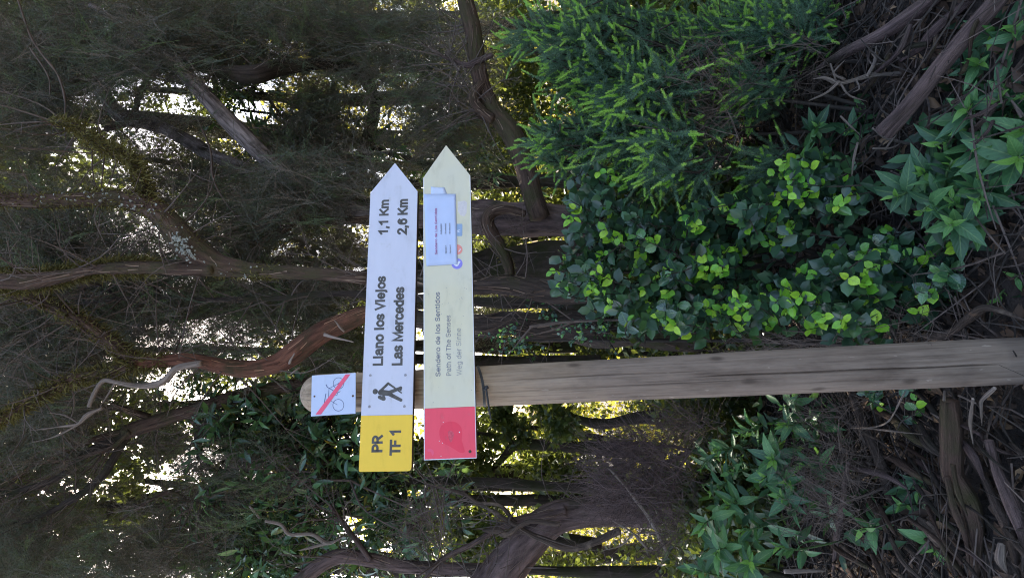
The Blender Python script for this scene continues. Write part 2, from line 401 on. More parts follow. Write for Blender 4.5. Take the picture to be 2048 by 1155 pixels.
# ------------------------------------------------------------------ leaf and spray templates
def leaf_template(L=1.0, W=.6, n=4, shape='round', fold=.12, curl=.15, teeth=0):
    """along +Z, face +Y, from stalk at origin; 5 columns"""
    t = np.linspace(0, 1, n + 1)
    if shape == 'round': wd = np.sin(np.pi * np.clip(t, 0, 1) ** .85) ** .6
    else: wd = np.sin(np.pi * t ** .8) ** .9
    wd = wd * W / 2; wd[0] = W * .03; wd[-1] = W * .02
    V = []
    for k, tt in enumerate(t):
        for u in (-1, -.5, 0, .5, 1):
            e = 1.0
            if teeth and abs(u) == 1 and 0 < k < n: e = 1 + teeth * (1 if k % 2 else -1)
            V.append([u * wd[k] * e, abs(u) * fold * wd[k] * 2 - curl * L * tt * tt, tt * L])
    V = np.array(V); F = []
    for k in range(n):
        for c in range(4):
            a_ = k * 5 + c; F.append([a_, a_ + 1, a_ + 6, a_ + 5])
    return V, np.array(F)
def leaf_uv(n):
    o_ = []
    for k in range(n):
        for c in range(4): o_ += [(c / 4, k / n), ((c + 1) / 4, k / n), ((c + 1) / 4, (k + 1) / n), (c / 4, (k + 1) / n)]
    return np.array(o_)
QUAD = (np.array([[0, 0, 0], [-.32, .06, .45], [0, -.02, 1.0], [.32, .06, .45]]), np.array([[0, 3, 2], [0, 2, 1]]))   # folded lozenge leaf
def needle_tris(base, dirs, L, W, out_v, out_f):
    side = unit(np.cross(dirs, rng.randn(*dirs.shape))) * W / 2
    n0 = sum(len(v) for v in out_v); k = len(base)
    out_v.append(np.stack([base - side, base + side, base + dirs * L], 1).reshape(-1, 3))
    out_f.append(np.arange(3 * k).reshape(k, 3) + n0)
def ribbon(p0, p1, wd, out_v, out_f):
    d = unit(p1 - p0); s_ = unit(np.cross(d, [.3, .8, .5])) * wd / 2; n0 = sum(len(v) for v in out_v)
    out_v.append(np.array([p0 - s_, p0 + s_, p1 + s_ * .5, p1 - s_ * .5])); out_f.append(np.array([[0, 1, 2], [0, 2, 3]]) + n0)
def make_spray(L=.38, nside=10, nl=.015, sp=.0080, bare=False, nw=.0036):
    ov, of = [], []
    bend = rng.randn(3) * .10; bend[2] = 0
    axis = lambda t: np.array([0, 0, L * t]) + bend * L * 2 * t * t
    prev = axis(0)
    for k in range(1, 6):
        c = axis(k / 5); ribbon(prev, c, .0035 * (1.25 - k / 5), ov, of); prev = c
    for k in range(nside + 1):
        if k == nside: p0, dr, ln = axis(.45), unit(axis(1) - axis(.45)), L * .55
        else:
            t = rng.uniform(.08, .8); p0 = axis(t); az = rng.rand() * 6.28; an = rng.uniform(.25, .7)
            dr = np.array([math.cos(az) * math.sin(an), math.sin(az) * math.sin(an), math.cos(an)]); ln = L * rng.uniform(.25, .45) * (1.15 - .5 * t)
        p1 = p0 + dr * ln; cv = unit(dr + rng.randn(3) * .15); pm = p0 + dr * ln * .5; p1 = pm + cv * ln * .5
        ribbon(p0, pm, .0022, ov, of); ribbon(pm, p1, .0016, ov, of)
        if bare and rng.rand() < .8: continue
        n = int(ln / sp); tt = np.linspace(.1, 1, n)[:, None]
        base = np.where(tt < .5, p0 + (pm - p0) * tt * 2, pm + (p1 - pm) * (tt * 2 - 1))
        nd = unit(unit(dr)[None] * rng.uniform(.5, 1.1, (n, 1)) + unit(rng.randn(n, 3)))
        needle_tris(base, nd, nl, nw, ov, of)
    return np.concatenate(ov), np.concatenate(of)
SPRAYS = [make_spray() for _ in range(5)] + [make_spray(bare=True) for _ in range(2)]
SPRAYS_FAR = [make_spray(.55, 7, .024, .018, nw=.0065) for _ in range(5)] + [make_spray(.55, 8, bare=True) for _ in range(2)]

def gap_keep(T, gaps, soft=.35):
    """drop the foliage that hangs in the clearings of the crown"""
    x, y, z = to_px(T); keep = np.ones(len(T), bool)
    for gx, gy, gr, pr in gaps:
        d = np.hypot(x - gx, y - gy) / gr * (1 + .35 * np.sin(x * .13 + gx) * np.sin(y * .17 + gy) + .25 * np.sin(x * .31 + y * .23 + gx))
        keep &= ~((d < 1 + soft * (rng.rand(len(T)) - .5)) & (rng.rand(len(T)) < pr * .56))
    return keep

# clearings: (px, py, radius, strength); the first list lets the sky through, the second only sunlit leaves
SKYG = [(195, 262, 38, .95), (170, 240, 22, .9), (150, 215, 18, .8), (376, 205, 24, .95), (402, 160, 22, .9), (355, 182, 18, .9), (542, 190, 40, .85), (500, 222, 26, .9),
        (265, 905, 34, .95), (292, 945, 30, .9), (62, 985, 26, .95), (128, 1078, 24, .95), (182, 1035, 26, .95), (222, 1012, 24, .95), (90, 1075, 12, .8), (160, 1055, 22, .9),
        (700, 1062, 20, .9), (460, 488, 12, .9), (555, 500, 18, .9), (642, 478, 18, .9), (420, 665, 26, .6), (480, 680, 26, .7), (590, 690, 22, .6), (430, 885, 22, .6), (395, 960, 20, .7),
        (720, 480, 16, .7), (545, 530, 12, .8), (540, 606, 8, .9), (215, 745, 8, .8), (515, 215, 14, .8), (20, 830, 8, .7), (365, 1135, 10, .9), (130, 180, 14, .6), (255, 350, 22, .6), (385, 340, 10, .8)]
YELG = [(800, 285, 60, .8), (775, 250, 28, .8), (745, 345, 40, .7), (700, 375, 24, .6), (760, 180, 20, .7), (785, 60, 30, .6), (930, 300, 30, .6), (960, 340, 28, .6), (985, 400, 24, .6), (165, 200, 30, .7), (210, 290, 50, .7), (170, 320, 30, .6),
        (450, 300, 30, .3), (430, 215, 30, .3), (150, 310, 20, .7), (1010, 190, 40, .6), (1060, 560, 50, .7), (1075, 470, 40, .7), (1090, 200, 30, .6), (1090, 340, 40, .6), (560, 680, 40, .4), (230, 1055, 30, .8), (240, 900, 40, .6),
        (1030, 955, 60, .8), (1060, 1000, 50, .8), (1005, 860, 40, .7), (1150, 840, 50, .7), (1190, 930, 40, .6), (960, 900, 40, .6), (1050, 1030, 30, .8), (965, 685, 40, .8), (1080, 715, 50, .7), (980, 1010, 40, .6), (840, 1000, 40, .6),
        (1110, 1130, 60, .7), (1140, 1080, 40, .7), (1310, 860, 20, .7), (1400, 870, 16, .8), (1280, 960, 20, .6), (350, 1000, 60, .5), (320, 1080, 60, .5), (120, 1000, 50, .6), (700, 1130, 30, .7), (880, 1080, 40, .6), (1190, 830, 30, .6)]

def crown_mesh(name, blobs, kind='spray', matl=None, up=(0, 0, 1), gaps=(), spread=.55, size=1.0, lib=None):
    """blobs: (px, py, d, rx_px, ry_px, rdepth_m, n[, dir])"""
    g = Geo()
    for b in blobs:
        n = b[6]; nc = max(2, n // 14); u = unit(rng.randn(nc, 3)) * (rng.rand(nc, 1) ** .4)
        d = b[2] + u[:, 2] * b[5]; dr = np.array(b[7] if len(b) > 7 else up, float)
        Tc = np.array([P(x, y, z) for x, y, z in zip(b[0] + u[:, 0] * b[3], b[1] + u[:, 1] * b[4], d)]); Dc = dr[None] + rng.randn(nc, 3) * spread; tc = .5 + .3 * rng.randn(nc)
        ci = rng.randint(0, nc, n); T = Tc[ci] + rng.randn(n, 3) * [.13, .13, .16]
        kp = gap_keep(T, gaps); T = T[kp]; ci = ci[kp]
        if not len(T): continue
        D = unit(unit(Dc[ci]) + rng.randn(len(T), 3) * .32)
        L_ = lib or SPRAYS; pick = rng.randint(0, len(L_), len(T)); Xf = frames(D) * (size * rng.uniform(.6, 1.15, len(T)))[:, None, None]
        ti = np.clip(tc[ci] + .12 * rng.randn(len(T)), 0.02, 1)
        for k, (Vt, Ft) in enumerate(L_):
            s_ = pick == k
            if not s_.any(): continue
            V, F = scatter(Vt, Ft, Xf[s_], T[s_] - np.einsum('j,kji->ki', [0, 0, .2], Xf[s_]))
            tv = ti[s_] * (0.35 if k >= 5 else 1)
            g.add(V, F, 0, np.repeat(tv, len(Vt)))
    return g.mesh(name, [matl or M_SPRAY])

def leaf_cloud(centers, n_per, rad, size, matl, name, gaps=(), droop=0.3, squash=1.0):
    g = Geo(); T = []; ti = []
    for c, n, r_ in zip(centers, n_per, rad):
        u = unit(rng.randn(n, 3)) * (rng.rand(n, 1) ** .45) * r_; u[:, 2] *= squash
        T.append(np.asarray(c) + u); ti.append(np.clip(.5 + .22 * rng.randn() + .2 * rng.randn(n), 0, 1))
    T = np.concatenate(T); ti = np.concatenate(ti)
    k = gap_keep(T, gaps); T = T[k]; ti = ti[k]
    D = unit(rng.randn(len(T), 3) + [0, -.1, -droop])
    X_ = frames(D) * (size * rng.uniform(.6, 1.3, len(T)))[:, None, None]
    V, F = scatter(QUAD[0], QUAD[1], X_, T)
    g.add(V, F, 0, np.repeat(ti, 4))
    return g.mesh(name, [matl])

# ------------------------------------------------------------------ far wood and the trees that stand between
def far_wood():
    n = 1000; cs, ns, rs = [], [], []
    for _ in range(n):
        y = rng.uniform(15, 20); x = rng.uniform(-14, 14)
        z = rng.uniform(-9, 9.5) if rng.rand() < .7 else rng.uniform(-9, 2)
        cs.append((x, y, z)); ns.append(rng.randint(120, 240)); rs.append(rng.uniform(.5, 1.2))
    o = obj('distant_foliage', leaf_cloud(cs, ns, rs, .15, M_FAR, 'distant_foliage', [(*q_[:3], q_[3] * .85) for q_ in SKYG]))
    o['kind'] = 'stuff'; o['label'] = 'sunlit yellow green leaves of the far wood behind all the trunks'
far_wood()

def mid_tree(pts, d, crown, label, sides=9, forks=(), n=420, size=.085):
    base = limb(pts, d)
    root = thing('forest_tree', label, 'tree', tuple(base[0, :3]))
    g = Geo(); add_tube(g, base, sides, .1, seed=rng.randint(999))
    obj('trunk', g.mesh('trunk', [M_BARK_DARK], True, base[0, :3]), root)
    for f_ in forks:
        g = Geo(); add_tube(g, limb(f_, d), 7, .1, seed=rng.randint(999))
        obj('limb', g.mesh('limb', [M_BARK_DARK], True, base[0, :3]), root)
    cs = [P(c[0], c[1], d + rng.uniform(-.6, 1.2)) for c in crown]
    me = leaf_cloud(cs, [n] * len(cs), [c[2] / F_PX * d for c in crown], size, M_MID, 'crown', SKYG + YELG)
    me.transform(Matrix.Translation([-v for v in base[0, :3]]))
    cr = obj('crown', me, root); cr['kind'] = 'stuff'
    return root
def rc(x0, x1, y0, y1, n, r0=35, r1=70):
    return [(rng.uniform(x0, x1), rng.uniform(y0, y1), rng.uniform(r0, r1)) for _ in range(n)]
mid_tree([(1330, 900, 34), (1230, 897, 30), (1140, 893, 24), (1040, 888, 20), (1010, 910, 14), (975, 950, 10), (930, 985, 8)], 6.5, rc(760, 1000, 850, 1100, 15),
         'black straight trunk silhouetted left of the post under the red sign end', forks=[[(1040, 888, 12), (980, 870, 9), (900, 860, 6)]])
mid_tree([(1330, 905, 24), (1200, 880, 22), (1149, 865, 18), (1095, 856, 11), (1038, 855, 8), (980, 850, 6)], 7.5, rc(860, 1100, 820, 960, 9),
         'thin dark trunk leaning beside the black straight trunk', forks=[[(1160, 868, 12), (1120, 850, 12), (1085, 842, 11), (1079, 815, 9), (1070, 780, 7), (1000, 740, 5)]])
mid_tree([(1340, 985, 26), (1240, 965, 20), (1160, 960, 15), (1110, 945, 12), (1080, 925, 10), (1050, 930, 9), (1000, 960, 7)], 8.0, rc(900, 1150, 930, 1150, 10),
         'dark crooked tree among bright leaves left of the black straight trunk')
mid_tree([(1420, 840, 40), (1330, 833, 34), (1270, 836, 28), (1206, 848, 22), (1150, 835, 14), (1080, 800, 8)], 6.0, rc(1000, 1180, 790, 870, 6, 25, 45),
         'mossy grey trunk arching low just left of the post')
mid_tree([(1480, 695, 44), (1300, 692, 40), (1150, 688, 38), (1000, 690, 36), (900, 690, 30), (780, 690, 20), (650, 680, 12)], 7.0, rc(560, 760, 560, 760, 12),
         'dark mossy trunk standing close right of the post')
mid_tree([(1480, 525, 36), (1350, 520, 34), (1200, 515, 32), (1040, 505, 26), (900, 500, 22), (760, 505, 16), (600, 480, 10)], 8.5, rc(420, 700, 430, 640, 14),
         'slim dark trunk far behind the rounded-leaf shrub')
mid_tree([(1460, 250, 42), (1300, 250, 40), (1150, 260, 36), (1000, 300, 30), (880, 330, 26), (760, 330, 22), (620, 300, 14), (500, 280, 8)], 8.0, rc(480, 1000, 180, 420, 26),
         'dark tree behind the pointed sign tips with broad leaves', forks=[[(880, 330, 16), (860, 250, 14), (800, 180, 10), (700, 120, 7)], [(760, 330, 12), (700, 380, 10), (600, 400, 6)]])
mid_tree([(1250, 80, 36), (1100, 70, 32), (980, 60, 28), (850, 70, 24), (700, 60, 18), (500, 60, 10)], 8.5, rc(300, 1000, -40, 140, 24),
         'dark tree at the right behind the needle-leaved bush')
mid_tree([(1200, 1090, 30), (1000, 1060, 28), (820, 1040, 26), (650, 1010, 22), (450, 980, 16), (280, 960, 10)], 7.5, rc(40, 760, 860, 1150, 40),
         'dark broadleaf tree at the left behind the laurel branches', forks=[[(650, 1010, 14), (560, 930, 12), (480, 880, 8), (420, 860, 6)], [(450, 980, 10), (380, 1050, 8), (250, 1090, 6)]])
mid_tree([(1100, 760, 30), (900, 770, 28), (700, 780, 24), (500, 800, 18), (300, 810, 12)], 9.0, rc(150, 700, 720, 900, 20),
         'dark tree hidden behind the upper end of the post')
mid_tree([(1000, 180, 30), (700, 200, 26), (480, 190, 20), (430, 185, 18), (300, 180, 10)], 9.5, rc(60, 480, 140, 420, 22),
         'dark tree high at the right behind the pale grey limb')
def thicket(label, x0, x1, y0, y1, d0, d1, n, size=.08, per=330, r=(.25, .5), m_=None):
    c0 = P((x0 + x1) / 2, (y0 + y1) / 2, (d0 + d1) / 2); org = np.array([c0[0], c0[1], float(gz(c0[0], c0[1]))])
    root = thing('thicket', label, 'bush', tuple(org)); cs = [P(rng.uniform(x0, x1), rng.uniform(y0, y1), rng.uniform(d0, d1)) for _ in range(n)]
    me = leaf_cloud(cs, [per] * n, [rng.uniform(*r) for _ in cs], size, m_ or M_MID, 'leaves', SKYG + YELG); me.transform(Matrix.Translation([-v for v in org]))
    obj('leaves', me, root)['kind'] = 'stuff'
    for k in range(4):
        c = cs[k]; f = np.array([c[0] + rng.randn() * .3, c[1], float(gz(c[0], c[1])) - .1]); g = Geo()
        add_tube(g, [[*f, .045], [*(f * .5 + c * .5 + rng.randn(3) * .15), .035], [*c, .02]], 7, .08, seed=rng.randint(999)); obj('stem', g.mesh('stem', [M_BARK_DARK], True, org), root)
thicket('dark undergrowth on the slope beyond the needle-leaved bush', 980, 1420, -20, 330, 6.0, 8.0, 60)
thicket('dark undergrowth on the slope beyond the rounded-leaf shrubs', 960, 1420, 330, 700, 6.2, 8.2, 55)
thicket('dark undergrowth on the slope beyond the brushwood', 980, 1440, 690, 1160, 6.2, 8.5, 50)
thicket('dark leafy undergrowth close behind the brushwood and left bank plants', 1330, 1560, 780, 1170, 3.6, 4.6, 36, .06, 260, (.15, .3))
thicket('dark leafy undergrowth close behind the rounded-leaf shrubs', 1200, 1560, 320, 700, 3.2, 4.2, 34, .055, 260, (.12, .28))
thicket('dark leafy undergrowth close behind the needle-leaved bush', 1180, 1560, -30, 330, 3.4, 4.4, 34, .055, 260, (.15, .3))
def back_heath(label, blobs, stem):
    base = limb(stem, 6.2); org = base[0, :3].copy(); root = thing('heath_tree', label, 'tree', tuple(org)); g = Geo(); add_tube(g, base, 9, .1, seed=rng.randint(999)); obj('trunk', g.mesh('trunk', [M_BARK_DARK], True, org), root)
    me = crown_mesh('crown', [(*b[:6], int(b[6] * 1.15)) for b in blobs], gaps=SKYG + [(*q_[:3], q_[3] * .7) for q_ in YELG], lib=SPRAYS_FAR); me.transform(Matrix.Translation([-v for v in org])); obj('crown', me, root)['kind'] = 'stuff'
back_heath('dim heath tree filling the upper right behind the dark forked one', [(130, 60, 6.0, 230, 130, .8, 900), (430, 60, 6.0, 200, 110, .8, 700), (700, 60, 6.0, 160, 110, .7, 480), (900, 90, 6.0, 120, 130, .6, 330)], [(1200, 40, 26), (900, 60, 22), (500, 70, 16), (200, 70, 9)])
back_heath('dim heath tree filling the space behind the pale grey one', [(120, 280, 6.2, 200, 100, .8, 480), (400, 340, 6.2, 200, 100, .8, 520), (650, 300, 6.2, 140, 130, .7, 480), (880, 300, 6.2, 120, 120, .7, 330)], [(1200, 350, 24), (900, 370, 20), (500, 350, 14), (200, 300, 8)])
back_heath('dim heath tree filling the space behind the mossy kinked one', [(120, 520, 6.2, 220, 120, .8, 800), (400, 520, 6.2, 200, 120, .8, 700), (650, 500, 6.2, 150, 120, .7, 480), (950, 560, 6.2, 120, 130, .6, 330)], [(1200, 540, 24), (900, 530, 20), (500, 520, 14), (200, 520, 8)])
back_heath('dim heath tree filling the space behind the red-barked one', [(120, 720, 6.0, 220, 110, .8, 720), (400, 680, 6.0, 200, 100, .8, 640), (620, 680, 6.0, 140, 90, .7, 420)], [(1200, 720, 24), (900, 720, 20), (500, 700, 14), (200, 700, 8)])
back_heath('dim heath tree filling the lower left corner of the crowns', [(120, 940, 6.2, 200, 120, .8, 480), (100, 1100, 6.0, 200, 80, .8, 620), (380, 1090, 6.2, 180, 80, .8, 480), (420, 900, 6.2, 200, 90, .8, 420)], [(1200, 1000, 24), (900, 1000, 20), (500, 1010, 14), (200, 1010, 8)])
# trees added above the frame: their high crowns keep the sun off the signpost
def shade_tree(x, y, h, label):
    z0 = float(gz(x, y)); root = thing('shade_tree', label, 'tree', (x, y, z0), 'trees added to shade the wood')
    pts = [[x, y, z0 - .3, .17], [x + rng.randn() * .3, y, z0 + h * .4, .14], [x + rng.randn() * .5, y + rng.randn() * .4, z0 + h * .75, .10], [x + rng.randn(), y, z0 + h, .04]]
    g = Geo(); add_tube(g, pts, 10, .1, seed=rng.randint(999)); obj('trunk', g.mesh('trunk', [M_BARK_DARK], True, (x, y, z0)), root)
    cs = []
    while len(cs) < 44:
        c = np.array([x + rng.uniform(-3.0, 3.0), y + rng.uniform(-2.4, 2.4), rng.uniform(0.70 * y + 1.55 + 1.4, z0 + h + 1.2)])
        cs.append(c)
    me = leaf_cloud(cs, [150] * len(cs), [rng.uniform(.6, 1.0) for _ in cs], .20, M_MID, 'crown')
    me.transform(Matrix.Translation((-x, -y, -z0))); cr = obj('crown', me, root); cr['kind'] = 'stuff'
for x, y, h in ((-6, 7.5, 13), (-2.6, 7.6, 13), (2.0, 8.4, 14), (5.8, 7.8, 13), (-4.5, 10.6, 17), (.2, 10.8, 17), (4.6, 10.8, 17), (8.8, 9.4, 15), (-9, 9.6, 15), (-3.4, 5.2, 9.5), (3.6, 5.2, 9.5), (.4, 5.4, 9.5)):
    shade_tree(x, y, h, 'tall tree added so that its crown above the view shades the wood')

# ------------------------------------------------------------------ heath trees in front
def moss_on(pts, n, ln, root, org, seed=0, spread=1.0):
    """tufts of hanging moss strands over a limb"""
    Q = spline(pts, .02); k = rng.randint(0, len(Q) - 1, n)
    T = unit(Q[k + 1, :3] - Q[k, :3]); out = unit(np.cross(T, rng.randn(n, 3)))
    base = Q[k, :3] + out * Q[k, 3:4] * .9 + T * rng.randn(n, 1) * .01
    D = unit(out * .8 + T * rng.choice([-1, 1], (n, 1)) * .5 + rng.randn(n, 3) * .35 + [0, 0, -.45])
    ov, of = [], []
    L = ln * rng.uniform(.4, 1.3, (n, 1)); side = unit(np.cross(D, rng.randn(n, 3))) * .0030
    mid = base + D * L * .5; end = mid + unit(D + [0, 0, -.6] + rng.randn(n, 3) * .3) * L * .5
    V = np.stack([base - side, base + side, mid + side * .8, mid - side * .8, end], 1).reshape(-1, 3)
    o5 = (np.arange(n) * 5)[:, None]
    g = Geo(); ti = np.repeat(np.clip(.5 + .3 * rng.randn(n), 0, 1), 5)
    g.add(V, np.vstack([o5 + [0, 1, 2], o5 + [0, 2, 3], o5 + [3, 2, 4]]), 0, ti)
    m_ = obj('moss', g.mesh('moss', [M_MOSS], False, org), root); m_['kind'] = 'stuff'
M_FIB = {}
def fibres_on(pts, n, root, org, cols):
    """slivers of bark that lift off a trunk"""
    key = cols[0]
    if key not in M_FIB: M_FIB[key] = leaf_mat('bark_sliver', [(0, cols[0]), (.6, cols[1]), (1, cols[2])], .05, cols[2], .85, .2)
    Q = spline(pts, .02); n_ = len(Q); g = Geo(); T_ = unit(np.gradient(Q[:, :3], axis=0))
    for _ in range(n):
        L = rng.uniform(.03, .16); m = max(3, int(L / .02)); k = rng.randint(0, max(1, n_ - m - 1)); k = min(k, n_ - m - 1)
        if k < 0: continue
        a_ = unit(np.cross(T_[k], rng.randn(3))); w_ = rng.uniform(.0012, .0045); tw = rng.randn() * .25; lift = rng.uniform(.002, .018); V = []
        rev = rng.rand() < .5
        for j in range(m + 1):
            q_ = Q[k + j]; t_ = T_[k + j]; o_ = unit(a_ - t_ * (a_ @ t_)); sd = np.cross(t_, o_); o2 = unit(o_ + sd * tw * j / m); s2 = np.cross(t_, o2); u = (j / m) if rev else 1 - j / m
            c = q_[:3] + o2 * (q_[3] * 1.04 + lift * u * u * u); ww = w_ * (1 - .6 * u); V += [c - s2 * ww, c + s2 * ww]
        F = [[2 * j, 2 * j + 1, 2 * j + 3, 2 * j + 2] for j in range(m)]; g.add(V, F, 0, rng.rand())
    o = obj('bark_slivers', g.mesh('bark_slivers', [M_FIB[key]], False, org), root); o['kind'] = 'stuff'
FIB_RED = ((.05, .02, .012), (.18, .075, .045), (.42, .22, .13)); FIB_BROWN = ((.03, .02, .014), (.11, .07, .05), (.26, .18, .13)); FIB_GREY = ((.04, .03, .026), (.2, .16, .15), (.58, .5, .47))
def twigs_from(pts, n, L, g, mi=0, up=.5, w0=.004):
    Q = spline(pts, .03)
    for _ in range(n):
        k = rng.randint(0, len(Q)); p = Q[k, :3]; dr = unit(rng.randn(3) + [0, 0, up]); l = L * rng.uniform(.5, 1.3)
        p1 = p + dr * l * .5; p2 = p1 + unit(dr + rng.randn(3) * .35) * l * .5
        add_tube(g, [[*p, w0], [*p1, w0 * .7], [*p2, w0 * .25]], 4, 0, mi, step=l * .2, lump=0)
        for __ in range(2):
            q1 = p1 + (p2 - p1) * rng.rand(); q2 = q1 + unit(dr + rng.randn(3) * .6) * l * .4
            add_tube(g, [[*q1, w0 * .45], [*q2, w0 * .2]], 3, 0, mi, step=l * .2, lump=0)
DENS = 1.25
def heath_tree(label, trunk, d, bark, limbs=(), crown=(), moss=(), twigs=0, sides=16, name='heath_tree', size=1.0, leanup=(0, 0, 1)):
    base = limb(trunk, d); org = base[0, :3].copy()
    root = thing(name, label, 'tree', tuple(org))
    g = Geo(); add_tube(g, base, sides, .10, seed=rng.randint(999)); obj('trunk', g.mesh('trunk', [bark], True, org), root)
    allp = [base]
    for L in limbs:
        lm = limb(L[0], d if len(L) < 2 else L[1]); allp.append(lm)
        g = Geo(); add_tube(g, lm, 12, .10, seed=rng.randint(999)); obj('limb', g.mesh('limb', [L[2] if len(L) > 2 else bark], True, org), root)
    if twigs:
        g = Geo()
        for p in allp[:]: twigs_from(p[len(p) // 3:], int(twigs * 2.2), .42, g, w0=.0045)
        t_ = obj('twigs', g.mesh('twigs', [M_TWIG], False, org), root); t_['kind'] = 'stuff'
    fc = {'bark_red': FIB_RED, 'bark_brown': FIB_BROWN, 'bark_grey': FIB_GREY, 'bark_purple': FIB_BROWN, 'bark_mossy': FIB_BROWN}
    if bark.name in fc: fibres_on(base, int(260 * min(2, sides / 14)), root, org, fc[bark.name])
    for L, lm in zip(limbs, allp[1:]):
        b_ = (L[2] if len(L) > 2 else bark).name
        if b_ in fc and lm[0, 3] > .022: fibres_on(lm, 120, root, org, fc[b_])
    for mp, n, ln in moss: moss_on(limb(mp, d), n, ln, root, org)
    if crown:
        me = crown_mesh('crown', [(*b[:6], int(b[6] * DENS), *b[7:]) for b in crown], gaps=SKYG + YELG, size=size, up=leanup)
        me.transform(Matrix.Translation([-v for v in org])); c = obj('crown', me, root); c['kind'] = 'stuff'
    return root, org

# red-barked tree curving out from behind the white board
C_UP = [(275, 725, 28), (220, 682, 26), (160, 640, 26), (100, 610, 24), (0, 578, 22), (-60, 560, 18)]
C_LO = [(275, 725, 26), (220, 745, 24), (150, 758, 22), (90, 785, 24), (40, 815, 20), (-20, 850, 18)]
rt, og = heath_tree('red-barked heath tree whose bent trunk comes out behind the white board',
    [(1400, 668, 72), (1330, 665, 70), (1270, 657, 64), (1200, 663, 64), (1140, 650, 60), (1080, 655, 58), (1020, 646, 50), (960, 652, 50), (900, 640, 44), (850, 640, 38), (810, 632, 35)],
    3.4, M_BARK_MOSSY, [([(810, 632, 35), (740, 626, 34), (690, 645, 38), (640, 668, 42), (590, 705, 42), (555, 727, 36), (500, 738, 30), (440, 731, 27), (380, 719, 27), (330, 721, 25), (275, 725, 27)], 3.4, M_BARK_RED), (C_UP, 3.4, M_BARK_BROWN), (C_LO, 3.4, M_BARK_BROWN)],
    [(330, 640, 4.2, 330, 90, .4, 520), (120, 680, 4.4, 170, 90, .5, 420), (560, 640, 4.4, 130, 60, .4, 200), (60, 760, 4.0, 120, 90, .5, 300), (650, 720, 4.4, 60, 60, .3, 90), (620, 590, 4.2, 110, 40, .3, 160)],
    [(C_UP, 1500, .05), (C_LO, 1800, .06), ([(330, 720, 24), (275, 725, 27), (230, 700, 26)], 500, .05)], 10)
# strips of bark peeling from the red trunk
for (x0, y0, x1, y1, wv) in ((648, 668, 706, 684, 7), (580, 728, 588, 706, 5), (600, 735, 575, 752, 4), (690, 662, 668, 640, 5)):
    a_, b_ = P(x0, y0, 3.33), P(x1, y1, 3.27); n = 9; t_ = np.linspace(0, 1, n)[:, None]
    c = a_ + (b_ - a_) * t_ + np.array([0, -.012, 0]) * np.sin(t_ * 5); sd = unit(np.cross(b_ - a_, [0, 1, .3])) * wv / F_PX * 3.3 * .5
    wv_ = (1 - t_ * .75); V = np.concatenate([c - sd * wv_, c + sd * wv_ + [0, -.004, 0], c + sd * wv_ + [0, .0, 0.003], c - sd * wv_ + [0, .004, .003]])
    k = np.arange(n - 1); F = np.vstack([np.stack([k + a0 * n, k + 1 + a0 * n, k + 1 + b0 * n, k + b0 * n], 1) for a0, b0 in ((0, 1), (1, 2), (2, 3), (3, 0))])
    obj('bark_strip', np_mesh('bark_strip', V - og, F, [M_DEAD], smooth=True), rt)
# grey dead branch under it
def stick(name, label, lims, bark, sides=8, group=None, cat='branch', rough=.1):
    for lm in lims:
        if group is None and len(lm) > 2 and lm[0, 3] < .016: lm[-1, 3] *= .35
        if lm[0, 3] < .02: lm[:, :3] += rng.randn(len(lm), 3) * lm[:, 3:4] * .35
    base = lims[0]; org = base[0, :3].copy(); root = thing(name, label, cat, tuple(org), group)
    for k, lm in enumerate(lims):
        g = Geo(); add_tube(g, lm, sides if k == 0 else 6, rough * 1.6, lump=.22, seed=rng.randint(999))
        obj('stem' if k == 0 else 'side_twig', g.mesh('stem', [bark], True, org), root)
    return root
stick('dead_branch', 'bare pale grey branch with an elbow below the red-barked trunk', [limb([(400, 725, 12), (356, 741, 12), (330, 758, 12), (305, 768, 12), (270, 770, 10), (235, 764, 9), (205, 762, 9), (190, 785, 9), (177, 812, 8)], 3.3),
      limb([(205, 815, 7), (175, 830, 7), (158, 847, 6), (120, 852, 4), (60, 860, 3)], 3.32), limb([(158, 847, 4), (110, 872, 3), (60, 885, 2)], 3.32), limb([(230, 766, 5), (215, 790, 4), (200, 812, 3)], 3.3), limb([(158, 846, 4), (130, 830, 3), (95, 825, 2)], 3.32)], M_DEAD)

